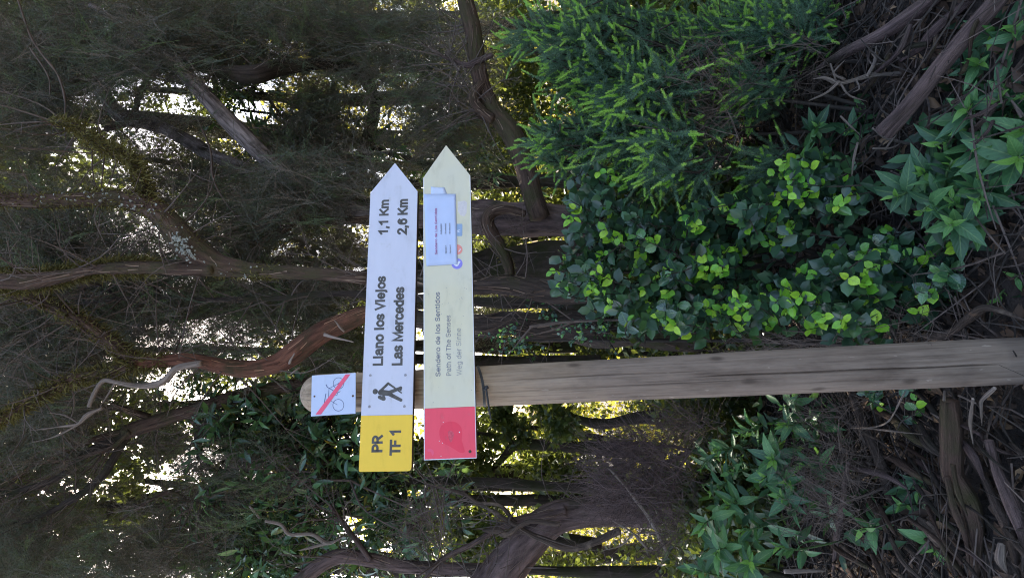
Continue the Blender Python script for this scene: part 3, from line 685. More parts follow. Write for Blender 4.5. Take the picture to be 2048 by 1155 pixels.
# mossy tree above it
B_MAIN = [(735, 556, 24), (650, 548, 24), (560, 544, 28), (500, 540, 32), (440, 532, 44), (410, 518, 50), (385, 500, 52), (358, 470, 50), (330, 438, 46), (300, 414, 42), (253, 400, 40), (200, 396, 34), (145, 400, 30), (72, 402, 28), (0, 396, 30), (-60, 390, 26)]
B_2 = [(425, 540, 22), (360, 538, 26), (300, 535, 24), (240, 535, 24), (180, 540, 18), (120, 553, 26), (60, 562, 34), (0, 562, 32), (-50, 565, 30)]
B_3 = [(300, 412, 30), (285, 372, 28), (265, 322, 26), (220, 300, 26), (185, 280, 22), (150, 252, 18), (100, 240, 12)]
rt, og = heath_tree('mossy brown heath tree with a thick kinked limb carrying pale lichen', [(1350, 585, 60), (1270, 592, 56), (1200, 580, 54), (1110, 583, 46), (1020, 570, 40), (940, 572, 32), (850, 562, 28), (800, 560, 25), (735, 556, 24)], 3.2, M_BARK_MOSSY,
    [(B_MAIN, 3.2, M_BARK_BROWN), (B_2, 3.15, M_BARK_BROWN), (B_3, 3.3, M_BARK_BROWN)],
    [(160, 470, 4.0, 170, 60, .4, 420), (200, 560, 4.2, 200, 50, .4, 380), (480, 450, 4.3, 150, 70, .4, 330), (60, 480, 4.0, 90, 60, .4, 200), (330, 580, 4.0, 150, 40, .3, 260), (60, 640, 4.2, 100, 60, .4, 260), (560, 480, 4.4, 100, 50, .3, 140), (680, 500, 4.4, 60, 50, .3, 100)],
    [(B_MAIN[6:], 1800, .03), (B_2[2:], 3600, .065), (B_3, 1500, .05), ([(425, 540, 22), (500, 542, 30), (560, 544, 26)], 500, .03)], 10)
g = Geo()
LQ = spline(limb(B_MAIN, 3.2), .02)
for i_ in range(300):
    t_ = rng.rand(); c = P(352 + 32 * t_ + rng.randn() * 8, 474 + 44 * t_ + rng.randn() * 8, 3.10 + rng.rand() * .02)
    if i_ > 130:
        k_ = rng.randint(len(LQ) // 4, len(LQ)); o_ = unit(np.array([rng.randn() * .7, -1, rng.randn() * .7])); c = LQ[k_, :3] + o_ * LQ[k_, 3] * 1.06
    n = 6; an = np.arange(n) / n * 6.283; r_ = rng.uniform(.003, .009) * rng.uniform(.4, 1.3, n)
    X_ = frames(unit(np.array([[rng.randn() * .4, -1, rng.randn() * .4]])))[0]
    V = c + (np.cos(an) * r_)[:, None] * X_[0] + (np.sin(an) * r_)[:, None] * X_[1]; V = np.vstack([V, c + [0, -.004, 0]])
    g.add(V, [[i, (i + 1) % n, n] for i in range(n)])
l_ = obj('lichen', g.mesh('lichen', [M_LICHEN], False, og), rt); l_['kind'] = 'stuff'
# thin companion stem
heath_tree('thin grey stem running just below the mossy kinked tree', [(1250, 612, 24), (960, 604, 20), (733, 588, 14), (640, 588, 13), (560, 596, 12), (430, 599, 10), (300, 593, 8), (180, 604, 6), (60, 620, 4)], 3.7, M_BARK_DARK,
    [([(330, 594, 5), (290, 560, 5), (270, 548, 4)], 3.7), ([(240, 598, 4), (200, 570, 4), (150, 560, 3)], 3.7)], (), (), 10, 10)

# grey-barked tree leaning to the upper right, with its long right-hand limb
A_ = [(1400, 455, 70), (1250, 450, 66), (1150, 446, 62), (1050, 438, 60), (960, 435, 58), (850, 432, 46), (745, 432, 38), (690, 425, 36), (620, 393, 32), (560, 342, 30), (500, 285, 34), (450, 235, 34), (400, 180, 30), (340, 120, 22), (260, 60, 15), (180, 10, 9)]
D_ = [(1080, 436, 40), (1062, 380, 38), (1046, 320, 40), (1020, 262, 42), (990, 226, 36), (968, 180, 34), (957, 138, 33), (948, 70, 34), (935, 20, 34), (915, -60, 30)]
LOOP = [(1050, 428, 14), (1015, 418, 19), (985, 423, 24), (974, 443, 27), (986, 472, 28), (1004, 502, 24), (1019, 540, 18), (1016, 580, 14), (994, 615, 12)]
heath_tree('pale grey heath tree leaning right with torn whitish bark', A_[:7], 4.2, M_BARK_PURPLE,
    [(A_[6:], 4.2, M_BARK_GREY), (D_, 4.0, M_BARK_BROWN), ([(962, 165, 20), (948, 195, 20), (960, 222, 22), (985, 240, 22)], 3.95, M_BARK_BROWN), (LOOP, 3.9, M_BARK_BROWN), ([(620, 393, 14), (590, 440, 12), (560, 470, 8)], 4.1, M_BARK_BROWN),
     ([(985, 110, 10), (955, 122, 12), (930, 130, 10), (880, 110, 6)], 3.95), ([(840, 432, 18), (650, 440, 14), (620, 410, 10)], 4.15, M_BARK_BROWN)],
    [(600, 250, 5.0, 110, 90, .4, 240), (660, 330, 4.8, 110, 60, .4, 240), (840, 130, 4.6, 120, 110, .5, 420), (880, 250, 4.5, 80, 60, .4, 240), (760, 70, 4.7, 130, 80, .4, 360), (920, 330, 4.6, 50, 50, .3, 90), (480, 400, 4.8, 130, 40, .3, 160), (640, 300, 4.9, 110, 50, .3, 150), (650, 385, 3.9, 80, 45, .2, 170), (300, 110, 3.9, 110, 60, .25, 230), (560, 400, 3.9, 70, 30, .2, 90)],
    [([(680, 430, 20), (640, 420, 20), (625, 395, 18)], 700, .06), (LOOP, 900, .03)], 8)
heath_tree('second grey trunk slanting behind the pale grey heath tree', [(800, 430, 24), (620, 392, 22), (485, 335, 24), (420, 308, 25), (364, 274, 26), (294, 242, 25), (239, 229, 26), (208, 182, 22), (190, 120, 15), (170, 40, 9)], 4.9, M_BARK_GREY,
    [], [(580, 360, 4.5, 80, 30, .2, 120), (270, 220, 4.5, 40, 30, .2, 50), (400, 380, 5.1, 170, 40, .4, 220), (300, 330, 5.1, 110, 40, .4, 110), (100, 300, 4.8, 110, 70, .4, 200), (70, 220, 5.0, 90, 50, .4, 160)], (), 6, 12)
# dark limb across the top
heath_tree('dark forked heath tree spreading across behind the pale grey one', [(900, 470, 46, 5.6), (780, 435, 42, 5.6), (705, 393, 38, 5.6), (732, 300, 30, 5.5), (748, 215, 26, 5.3), (735, 165, 26, 5.1), (690, 134, 24, 4.8), (640, 128, 24, 4.5), (560, 136, 24, 4.3), (512, 149, 28), (470, 148, 25), (433, 143, 22), (381, 132, 18), (320, 136, 16), (256, 142, 16), (215, 160, 15), (187, 170, 13), (120, 180, 10), (0, 178, 7)], 4.15, M_BARK_DARK,
    [([(500, 150, 20), (433, 137, 18), (381, 104, 18), (340, 70, 16), (312, 52, 14), (256, 31, 12), (160, 26, 8)], 4.7), ([(300, 137, 9), (290, 170, 9), (277, 190, 9), (270, 220, 10), (240, 250, 10), (210, 258, 9)], 4.6, M_BARK_BROWN)],
    [(120, 90, 4.4, 150, 110, .5, 640), (330, 70, 4.5, 150, 70, .5, 520), (540, 60, 4.6, 150, 70, .5, 480), (640, 170, 4.9, 90, 60, .4, 180), (60, 160, 4.3, 80, 60, .4, 220), (250, 110, 4.5, 110, 50, .4, 240), (440, 110, 4.7, 110, 40, .3, 200), (660, 60, 4.8, 90, 60, .4, 240)], (), 10, 14)
# dark tree at the lower left
G_ = [(1250, 745, 40), (1000, 752, 36), (900, 758, 34), (760, 764, 30), (600, 768, 26), (480, 790, 24), (400, 816, 23), (309, 844, 26), (251, 864, 26)]
heath_tree('dark many-branched tree with limbs fanning up left of the no-cycling plate', G_, 4.4, M_BARK_BROWN,
    [([(255, 864, 18), (180, 902, 15), (118, 952, 15), (60, 975, 13), (0, 986, 11), (-40, 990, 9)], 4.4, M_BARK_DARK), ([(255, 868, 16), (225, 920, 14), (201, 955, 14), (144, 999, 13), (65, 1038, 10), (-10, 1055, 7)], 4.4, M_BARK_DARK), ([(255, 862, 12), (170, 884, 11), (70, 930, 9), (0, 972, 8)], 4.4),
     ([(430, 800, 14), (420, 830, 13), (405, 850, 12), (395, 880, 14), (400, 920, 10)], 4.5, M_BARK_DARK), ([(300, 835, 12), (240, 815, 10), (205, 812, 8)], 4.4), ([(260, 862, 9), (230, 890, 8), (205, 905, 6)], 4.35), ([(240, 1040, 5), (330, 985, 7), (380, 1000, 6), (430, 1010, 4)], 4.4)],
    [(60, 880, 4.6, 100, 50, .4, 190), (100, 1030, 4.7, 110, 60, .4, 120), (330, 1100, 4.4, 110, 60, .4, 320), (60, 1120, 4.4, 90, 50, .4, 220), (200, 1130, 4.4, 110, 40, .4, 220), (480, 970, 4.5, 110, 70, .4, 260), (540, 900, 4.5, 110, 50, .4, 200), (130, 850, 4.5, 120, 30, .4, 130)], (), 12, 14)
# big brown trunk at the left
heath_tree('thick fluted brown trunk leaning out to the left behind the brushwood', [(1420, 1030, 66), (1330, 1026, 58), (1210, 1022, 54), (1118, 1032, 58), (1060, 1075, 66), (1010, 1132, 74), (960, 1200, 78), (900, 1290, 70)], 3.9, M_BARK_PURPLE,
    [([(1130, 1020, 24), (1080, 1030, 20), (1030, 1042, 16), (985, 1062, 13), (940, 1090, 11), (880, 1120, 9), (840, 1170, 8)], 3.8), ([(1240, 1060, 14), (1150, 1095, 13), (1080, 1075, 13), (1040, 1055, 10), (1000, 1030, 9), (985, 1020, 8)], 3.7, M_DEAD_BROWN),
     ([(1000, 1140, 30), (900, 1136, 27), (800, 1131, 26), (740, 1118, 26), (675, 1112, 28), (617, 1146, 28), (560, 1200, 26)], 4.1), ([(1030, 1045, 10), (1000, 1010, 7), (955, 1005, 7), (925, 985, 6), (880, 975, 5), (850, 968, 4)], 3.75, M_DEAD_BROWN), ([(740, 1118, 12), (720, 1090, 10), (690, 1050, 8), (660, 1010, 6)], 4.05)],
    (), (), 10, 20, 'brown_tree')

# ------------------------------------------------------------------ laurel branches with broad leaves
LAUREL_T = [leaf_template(1, .30, 4, 'lance', .10, c_) for c_ in (.05, .18, .3)]
def laurel(label, boughs, d, n_leaf):
    org = P(boughs[0][0][0], boughs[0][0][1], d); root = thing('laurel_tree', label, 'tree', tuple(org))
    meshes = [np_mesh('leaf', Vt * .12, Ft, [M_LAUREL_O], smooth=True) for Vt, Ft in LAUREL_T]
    g = Geo(); pos = []
    for b in boughs:
        lm = limb(b, d); add_tube(g, lm, 8, .08, seed=rng.randint(999)); Q = spline(lm, .03)
        for _ in range(n_leaf // len(boughs) // 7):
            k = rng.randint(len(Q) // 4 if len(b) < 7 else len(Q) // 2, len(Q)); p = Q[k, :3]; dr = unit(rng.randn(3) * [1, .7, .8] + [0, 0, .5]); l = rng.uniform(.15, .5)
            e = p + dr * l; add_tube(g, [[*p, .004], [*(p + dr * l * .5), .003], [*e, .002]], 4, 0, step=.1, lump=0)
            for j in range(7):
                q_ = p + dr * l * (.55 + .45 * j / 6) ; pos.append((q_, unit(dr * .6 + unit(rng.randn(3)) * .9 + [0, 0, -.25])))
    obj('bough', g.mesh('bough', [M_BARK_DARK], True, org), root)
    T = np.array([p for p, _ in pos]); D = np.array([q_ for _, q_ in pos]); k = gap_keep(T, SKYG); T = T[k]; D = D[k]
    N = unit(rng.randn(len(T), 3) * .6 + [0, -.5, .8]); X_ = axes_from(D, N)
    z = to_px(T)[2]; order = np.argsort(z); near = order[:230]; rest = order[230:]
    for i in near:
        o = obj('leaf', meshes[rng.randint(3)], root); s_ = rng.uniform(.75, 1.25)
        o.matrix_local = Matrix([[*(X_[i][:, r] * s_), T[i][r] - org[r]] for r in range(3)] + [[0, 0, 0, 1]])
    g = Geo(); Vt, Ft = leaf_template(.12, .036, 2, 'lance', .1, .2)
    V, F = scatter(Vt, Ft, X_[rest] * rng.uniform(.7, 1.25, len(rest))[:, None, None], T[rest]); g.add(V, F, 0, np.repeat(rng.rand(len(rest)), len(Vt)))
    o = obj('leaves', g.mesh('leaves', [M_LAUREL], True, org), root); o['kind'] = 'stuff'
M_LAUREL_O = leaf_mat('laurel_leaf_single', [(0, (.05, .10, .065)), (.5, (.085, .17, .085)), (.93, (.14, .27, .085)), (1, (.28, .16, .02))], .28, (.25, .40, .05), .2, .9, 'obj')
laurel('broad-leaved laurel with glossy leaves below the yellow sign end', [[(1460, 990, 30), (1300, 985, 26), (1080, 970, 20), (900, 960, 16), (760, 960, 13), (640, 930, 11), (540, 890, 9), (470, 870, 6)], [(760, 960, 10), (680, 1000, 9), (560, 1010, 8), (450, 1030, 5)], [(820, 960, 9), (800, 1010, 8), (830, 1040, 6), (780, 1060, 4)], [(700, 945, 8), (690, 900, 7), (640, 860, 6), (560, 850, 4)], [(640, 930, 8), (560, 870, 7), (480, 830, 6), (430, 815, 4)], [(760, 960, 8), (700, 880, 7), (660, 845, 5), (640, 840, 4)], [(760, 970, 8), (660, 1050, 7), (560, 1100, 6), (480, 1110, 4)]], 4.5, 5200)
laurel('shady laurel at the left edge with sparse leaning leaves', [[(1480, 1150, 30), (1300, 1145, 26), (1080, 1140, 18), (900, 1130, 14), (700, 1100, 12), (540, 1090, 10), (420, 1120, 7), (330, 1130, 5)], [(600, 1090, 8), (500, 1060, 7), (400, 1060, 5)], [(700, 1100, 8), (640, 1130, 7), (520, 1150, 5)]], 5.0, 2600)
laurel('laurel sapling showing a few leaves through the gap under the pale grey limb', [[(1250, 380, 20), (950, 350, 14), (760, 300, 10), (640, 250, 9), (560, 230, 7), (480, 220, 5)], [(640, 250, 6), (600, 300, 5), (540, 310, 4)], [(560, 230, 6), (520, 180, 5), (440, 150, 4)]], 5.3, 1400)

# ------------------------------------------------------------------ needle-leaved bush with fresh tips
def make_shoot(L, curve):
    ov, of, mi = [], [], []
    ax = lambda t: np.array([curve * L * t * t * .6, 0, L * t])
    for k in range(6):
        n0 = len(of); ribbon(ax(k / 6), ax((k + 1) / 6), .003, ov, of); mi += [2 if k < 4 else 1] * 2
    for k in range(44):
        t = (k + 1) / 44; p = ax(t); tan = unit(ax(min(1, t + .02)) - ax(t - .02)); n = 6
        az = rng.rand() * 6 + np.arange(n) * 6.283 / n; X_ = frames(tan[None], np.zeros(1))[0]
        rad = np.cos(az)[:, None] * X_[0] + np.sin(az)[:, None] * X_[1]
        nd = unit(rad + tan * (.55 + .9 * t ** 4)); needle_tris(np.repeat(p[None], n, 0), nd, .0165 * (1 - .5 * t ** 3) * rng.uniform(.8, 1.2), .0025 if t <= TIPF else .0034, ov, of)
        mi += [1 if t > TIPF else 0] * n
    return np.concatenate(ov), np.concatenate(of), np.array(mi)
SHOOTS = []
for L, c_, tf in ((.17, .25, .74), (.15, .7, .80), (.20, .45, .72), (.14, -.4, .76), (.17, .9, .84), (.19, .3, 1.1)):
    TIPF = tf; SHOOTS.append(make_shoot(L, c_))
def needle_bush(label, fans, n_obj, n_rest, base_px, d0):
    org = P(*base_px, d0); root = thing('needle_bush', label, 'bush', tuple(org))
    me = [np_mesh('shoot', V, F, [M_NEEDLE, M_TIP, M_TWIG], mi) for V, F, mi in SHOOTS]
    tot = sum(f_[5] for f_ in fans); items = []; g = Geo()
    for f_ in fans:
        cx, cy, d, rx, ry, wt, lean = f_
        for _ in range(int((n_obj + n_rest) * wt / tot / 5)):
            u = rng.randn(2) * .5; u = u / max(1, np.linalg.norm(u)); x = cx + u[0] * rx; y = cy + u[1] * ry
            dep = d + .22 * (u @ u) + rng.rand() ** 1.5 * .45
            c = P(x, y, dep); dr = unit(lean[0] * RT * 1.0 + lean[1] * UP + np.array([0, -.35, 0]) + rng.randn(3) * .48)
            e = c - dr * rng.uniform(.08, .22) + np.array([0, .1, -.05])
            add_tube(g, [[*e, .0045], [*(e * .5 + c * .5 + [0, 0, -.02]), .0035], [*c, .002]], 4, 0, step=.08, lump=0)
            for j in range(5):
                items.append((e + (c - e) * rng.uniform(.35, 1.0), unit(dr + rng.randn(3) * .42), dep))
    obj('branches', g.mesh('branches', [M_TWIG_DARK], False, org), root)['kind'] = 'stuff'
    for b in ((0, -.06), (.04, .0), (-.05, .05)):
        g2 = Geo(); tip = P(fans[0][0], fans[0][1], fans[0][2] + .4); s0 = org + [b[0], b[1], 0]
        add_tube(g2, [[*(s0 + [0, .25, -.1]), .009], [*(s0 * .5 + tip * .5 + [b[0] * 3, .3, -.05]), .008], [*(tip + [0, .15, 0]), .005]], 7, .08, seed=rng.randint(99)); obj('stem', g2.mesh('stem', [M_TWIG_DARK], True, org), root)
    items.sort(key=lambda q_: q_[2] + rng.randn() * .12); 
    T = np.array([q_[0] for q_ in items]); D = np.array([q_[1] for q_ in items]); X_ = frames(D)
    for i in range(min(n_obj, len(items))):
        o = obj('shoot', me[rng.choice(6, p=[.24, .2, .2, .16, .1, .1])], root); s_ = rng.uniform(.9, 1.3)
        o.matrix_local = Matrix([[*(X_[i][:, r] * s_), T[i][r] - org[r]] for r in range(3)] + [[0, 0, 0, 1]])
    g = Geo(); idx = np.arange(n_obj, len(items)); pk = rng.randint(0, 6, len(idx))
    for k in range(6):
        s_ = idx[pk == k]
        if not len(s_): continue
        V, F = scatter(SHOOTS[k][0], SHOOTS[k][1], X_[s_], T[s_]); g.add(V, F, 0, np.repeat(rng.rand(len(s_)), len(SHOOTS[k][0]))); g.M[-1] = np.tile(SHOOTS[k][2], len(s_))
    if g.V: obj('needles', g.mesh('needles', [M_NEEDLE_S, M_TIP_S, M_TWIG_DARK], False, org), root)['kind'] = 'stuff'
needle_bush('dense needle-leaved bush with lime green shoot tips above the rounded-leaf shrub',
    [(1190, 90, 2.6, 150, 95, 3.2, (-.15, 1)), (1300, 170, 2.45, 130, 90, 3.2, (-.25, 1)), (1330, 280, 2.4, 130, 70, 2.4, (-.4, 1)), (1130, 285, 2.6, 70, 50, 1.0, (-.2, 1)), (1430, 60, 2.7, 110, 70, 1.2, (.1, 1)), (1370, 340, 2.35, 90, 40, .7, (-.6, .9))],
    300, 1900, (1750, 200), 2.4)
needle_bush('smaller needle-leaved bush at the right edge above the fallen logs', [(1560, 60, 2.6, 130, 60, 2.2, (-.1, 1)), (1520, 160, 2.6, 60, 60, 1.0, (-.2, 1)), (1650, 30, 2.6, 60, 40, .6, (0, 1)), (1530, 330, 2.5, 50, 30, .3, (-.4, 1))],
    190, 700, (1800, 90), 2.3)

# ------------------------------------------------------------------ rounded-leaf shrubs
ROUND_T = [leaf_template(1, w_, 4, 'round', f_, c_) for w_, f_, c_ in ((.72, .10, .12), (.66, .16, .22), (.8, .05, .05), (.70, .22, -.1))]
def round_shrub(label, blobs, n_twigs, base, d0, young=.56, n_obj=300, size=.062):
    org = P(*base, d0); root = thing('round_leaf_shrub', label, 'shrub', tuple(org))
    UVL = leaf_uv(4); me = [np_mesh('leaf', V * size, F, [M_ROUND], smooth=True, uv=UVL) for V, F in ROUND_T]
    my = [np_mesh('young_leaf', V * size * .86, F, [M_YOUNG], smooth=True, uv=UVL) for V, F in ROUND_T]
    tot = sum(b[5] for b in blobs); pos = []; g = Geo(); hubs = []
    for b in blobs:
        cx, cy, d, rx, ry, wt = b
        hub = P(cx + rx * .6, cy, d + .3); hubs.append(hub)
        for _ in range(int(n_twigs * wt / tot)):
            u = rng.randn(2) * .55; nn = np.linalg.norm(u); u = u / max(1, nn)
            dep = d + .12 * nn + abs(rng.randn()) * .16
            tip = P(cx + u[0] * rx, cy + u[1] * ry, dep)
            dr = unit(unit(tip - hub) * .6 + UP * .55 + np.array([0, -.35, 0]) + rng.randn(3) * .4)
            l = rng.uniform(.12, .24); st = tip - dr * l
            add_tube(g, [[*(hub * .35 + st * .65), .0035], [*st, .0028], [*(st + dr * l * .55 + rng.randn(3) * .008), .0022], [*tip, .0014]], 4, 0, step=.05, lump=0)
            n = rng.randint(7, 11); isy = rng.rand() < young
            for j in range(n):
                t = (j + .6) / n; p = st + dr * l * t
                az = j * 2.4 + rng.rand(); X_ = frames(dr[None], np.array([az]))[0]
                ld = unit(X_[0] + dr * (.35 + .5 * t) + rng.randn(3) * .2)
                y_ = isy and j >= n - rng.randint(2, 5)
                nrm = unit(np.array([0, -.55, .6]) + dr * .35 + rng.randn(3) * (.3 if y_ else .5))
                pos.append((p, ld, nrm, y_, dep, rng.uniform(.75, 1.2) * (.55 + .45 * min(1, (n - j) / 3.5))))
    for h in hubs:
        s0 = org + rng.randn(3) * [.05, .04, 0]; md = s0 * .45 + h * .55 + [rng.randn() * .06, .06, -.05]
        g2 = Geo(); add_tube(g2, [[*s0, .012], [*md, .009], [*h, .005]], 7, .1, seed=rng.randint(99)); obj('stem', g2.mesh('stem', [M_TWIG_DARK], True, org), root)
    obj('twigs', g.mesh('twigs', [M_TWIG_DARK], False, org), root)['kind'] = 'stuff'
    pos.sort(key=lambda q_: q_[4] - (.25 if q_[3] else 0))
    T = np.array([q_[0] for q_ in pos]); D = np.array([q_[1] for q_ in pos]); N = np.array([q_[2] for q_ in pos]); X_ = axes_from(D, N)
    for i in range(min(n_obj, len(pos))):
        y_ = pos[i][3]; o = obj('young_leaf' if y_ else 'leaf', (my if y_ else me)[rng.randint(4)], root); s_ = pos[i][5]
        o.matrix_local = Matrix([[*(X_[i][:, r] * s_), T[i][r] - org[r]] for r in range(3)] + [[0, 0, 0, 1]])
    idx = np.arange(min(n_obj, len(pos)), len(pos))
    if len(idx):
        Vt, Ft = leaf_template(size, size * .7, 3, 'round', .1, .1); g = Geo()
        V, F = scatter(Vt, Ft, X_[idx] * rng.uniform(.7, 1.15, len(idx))[:, None, None], T[idx]); g.add(V, F, 0, np.repeat(rng.rand(len(idx)), len(Vt)))
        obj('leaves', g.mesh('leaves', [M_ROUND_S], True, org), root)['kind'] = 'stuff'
round_shrub('tallest rounded-leaf shrub with glossy dark leaves and lime young ones right of the signs',
    [(1190, 420, 2.45, 70, 80, 1.5), (1180, 545, 2.45, 80, 55, 1.3), (1270, 470, 2.4, 70, 70, 1.3), (1250, 620, 2.35, 70, 50, 1.2), (1330, 560, 2.35, 60, 70, 1.2), (1390, 440, 2.4, 60, 60, 1.0), (1350, 640, 2.3, 60, 45, .8)], 205, (1800, 520), 2.5)
round_shrub('rounded-leaf shrub in the middle of the thicket under the needle-leaved bush',
    [(1430, 520, 2.35, 60, 70, 1.2), (1480, 610, 2.3, 70, 60, 1.4), (1500, 430, 2.3, 50, 50, 1.0), (1610, 370, 2.25, 75, 55, 1.6), (1560, 460, 2.3, 50, 50, .8), (1680, 410, 2.25, 40, 40, .5), (1740, 500, 2.2, 50, 40, .6)], 190, (1850, 470), 2.4)
round_shrub('lowest rounded-leaf shrub spreading over the ground close right of the post',
    [(1600, 600, 2.2, 80, 60, 1.5), (1700, 560, 2.15, 80, 60, 1.4), (1800, 510, 2.15, 70, 50, 1.1), (1850, 590, 2.1, 70, 45, 1.1), (1700, 640, 2.1, 80, 30, .7), (1920, 570, 2.1, 40, 30, .4), (1900, 500, 2.05, 60, 50, 1.0), (1890, 560, 2.05, 60, 50, .8)], 235, (1950, 560), 2.2, size=.066)
round_shrub('little sprig of rounded leaves beside the foot of the post', [(1815, 780, 2.05, 22, 14, 1), (1750, 800, 2.2, 30, 22, 1.0)], 7, (1900, 800), 2.15, .4, 90, .05)
# a few small-leaved saplings in the shade between the signs and the shrub
round_shrub('small-leaved sapling in the dark gap under the cream board', [(1000, 680, 3.0, 50, 25, 1), (1080, 600, 3.1, 60, 40, .8), (1160, 660, 2.9, 60, 30, 1)], 36, (1700, 680), 3.1, .25, 200, .03)

# ------------------------------------------------------------------ lance-leaved plants
LANCE_T = [leaf_template(1, w_, 7, 'lance', f_, c_, .05) for w_, f_, c_ in ((.40, .12, .42), (.33, .24, .2), (.44, .06, .65), (.37, .2, -.12), (.36, .3, .35))]
def lance_plant(label, ros, base, d0, size=.12, h=.5, dim=1.0):
    org = G(*base, 0) if d0 is None else P(*base, d0); root = thing('lance_leaf_plant', label, 'plant', tuple(org))
    UVL = leaf_uv(7); me = [np_mesh('leaf', V * size, F, [M_LANCE], smooth=True, uv=UVL) for V, F in LANCE_T]; my = [np_mesh('young_leaf', V * size * .42, F, [M_YOUNG_L], smooth=True, uv=UVL) for V, F in LANCE_T]
    mass = []
    for (x, y, d, n) in ros:
        c = P(x, y, d); ax = unit(UP * .75 + np.array([0, -.55, 0]) + rng.randn(3) * .32)
        foot = c - ax * .22 + np.array([rng.randn() * .05, .12, -.15])
        g = Geo(); add_tube(g, [[*foot, .005], [*(c - ax * .1), .004], [*c, .003]], 5, .05, step=.04); obj('stem', g.mesh('stem', [M_STEM], True, org), root)
        for j in range(n):
            t = j / n; an = 1.5 - 1.1 * t + rng.randn() * .16; az = j * 2.4 + rng.rand() * .5; X_ = frames(ax[None], np.array([az]))[0]
            ld = unit(X_[0] * math.sin(an) + ax * math.cos(an) + rng.randn(3) * .16); p = c - ax * .14 * (1 - t)
            nrm = unit(ax - ld * (ax @ ld) + rng.randn(3) * .34); A3 = axes_from(ld[None], nrm[None])[0]; y_ = j >= n - 4
            s_ = rng.uniform(.6, 1.2) * (1.0 if y_ else (.7 + .45 * (1 - t)))
            o = obj('young_leaf' if y_ else 'leaf', (my if y_ else me)[rng.randint(5)], root)
            o.matrix_local = Matrix([[*(A3[:, r] * s_), p[r] - org[r]] for r in range(3)] + [[0, 0, 0, 1]])
        for j in range(14):
            p = foot + (c - foot) * rng.rand() + rng.randn(3) * .06 + np.array([0, .10, -.04]); mass.append(p)
    T = np.array(mass); Vt, Ft = leaf_template(size * .9, size * .3, 3, 'lance', .1, .2); D = unit(rng.randn(len(T), 3) + [0, -.3, -.1]); g = Geo()
    V, F = scatter(Vt, Ft, axes_from(D, unit(rng.randn(len(T), 3) * .5 + [0, -.4, .9])), T); g.add(V, F, 0, np.repeat(rng.rand(len(T)), len(Vt)))
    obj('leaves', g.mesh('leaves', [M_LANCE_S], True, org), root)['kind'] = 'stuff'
M_STEM = flat_mat('green_stem', (.07, .12, .04), .6, .2, 40)
M_YOUNG_L = leaf_mat('young_lance_leaf', [(0, (.07, .20, .05)), (1, (.17, .34, .06))], .3, (.35, .6, .05), .4, .4, 'obj', True)
lance_plant('big leafy plant with long toothed leaves in the corner behind the fallen log', [(1930, 215, 1.95, 15), (2000, 255, 1.9, 15), (1990, 150, 1.95, 13), (2040, 120, 1.85, 13), (2040, 190, 1.8, 13), (2030, 50, 1.75, 12), (1985, 70, 1.85, 11), (1960, 125, 1.9, 14), (2042, 262, 1.78, 14), (1965, 290, 1.9, 15), (2040, 315, 1.75, 13), (1985, 200, 1.86, 15), (1925, 255, 1.97, 13)], (2060, 200), 2.0, .125)
lance_plant('long-leaved plant with pale centres beside the rounded-leaf shrubs', [(1845, 350, 2.1, 15), (1905, 320, 2.0, 14), (1900, 395, 2.0, 16), (1960, 355, 1.9, 14), (1800, 345, 2.2, 11), (1955, 300, 1.92, 11), (1870, 290, 2.02, 11), (1840, 425, 2.05, 13), (1785, 395, 2.15, 12), (1950, 405, 1.9, 14), (1900, 450, 1.95, 12)], (2000, 360), 2.05, .11)
lance_plant('dim long-leaved plant left of the post against the brushwood', [(1470, 870, 3.0, 14), (1430, 900, 3.05, 13), (1455, 945, 3.0, 13), (1415, 985, 3.0, 12), (1400, 940, 3.1, 11)], (1620, 900), 3.1, .10)
lance_plant('bright long-leaved plant in the middle of the left bank', [(1545, 920, 2.65, 15), (1580, 965, 2.6, 15), (1555, 990, 2.6, 13), (1520, 960, 2.7, 12), (1600, 930, 2.65, 11)], (1700, 950), 2.7, .105)
lance_plant('small dark rosette plant low beside the post', [(1565, 850, 2.75, 15), (1560, 815, 2.8, 10), (1590, 860, 2.8, 10)], (1680, 850), 2.8, .10)
lance_plant('long-leaved plant at the lower left edge of the bank', [(1430, 1110, 2.7, 14), (1480, 1060, 2.75, 13), (1400, 1060, 2.8, 12), (1500, 1120, 2.65, 13), (1450, 1010, 2.85, 12), (1550, 1090, 2.6, 12), (1380, 1135, 2.8, 10)], (1640, 1100), 2.75, .11)
lance_plant('few broad dark leaves lying among the sticks by the lower edge', [(1835, 985, 2.3, 10), (1870, 1110, 2.2, 9), (1790, 1010, 2.4, 9), (2030, 1090, 1.95, 8), (1720, 1060, 2.5, 10)], (1900, 1000), 2.3, .11)
lance_plant('leafy plant showing low behind the pale forked twig', [(1640, 250, 2.6, 12), (1600, 310, 2.5, 12), (1690, 260, 2.6, 10), (1650, 310, 2.5, 11), (1720, 215, 2.6, 10)], (1800, 280), 2.6, .10)
lance_plant('dim leaves in the dark ground corner right of the post foot', [(1990, 600, 2.0, 9), (2030, 560, 1.95, 8), (1985, 500, 2.1, 8), (2010, 430, 2.0, 8)], (2040, 540), 2.05, .10)

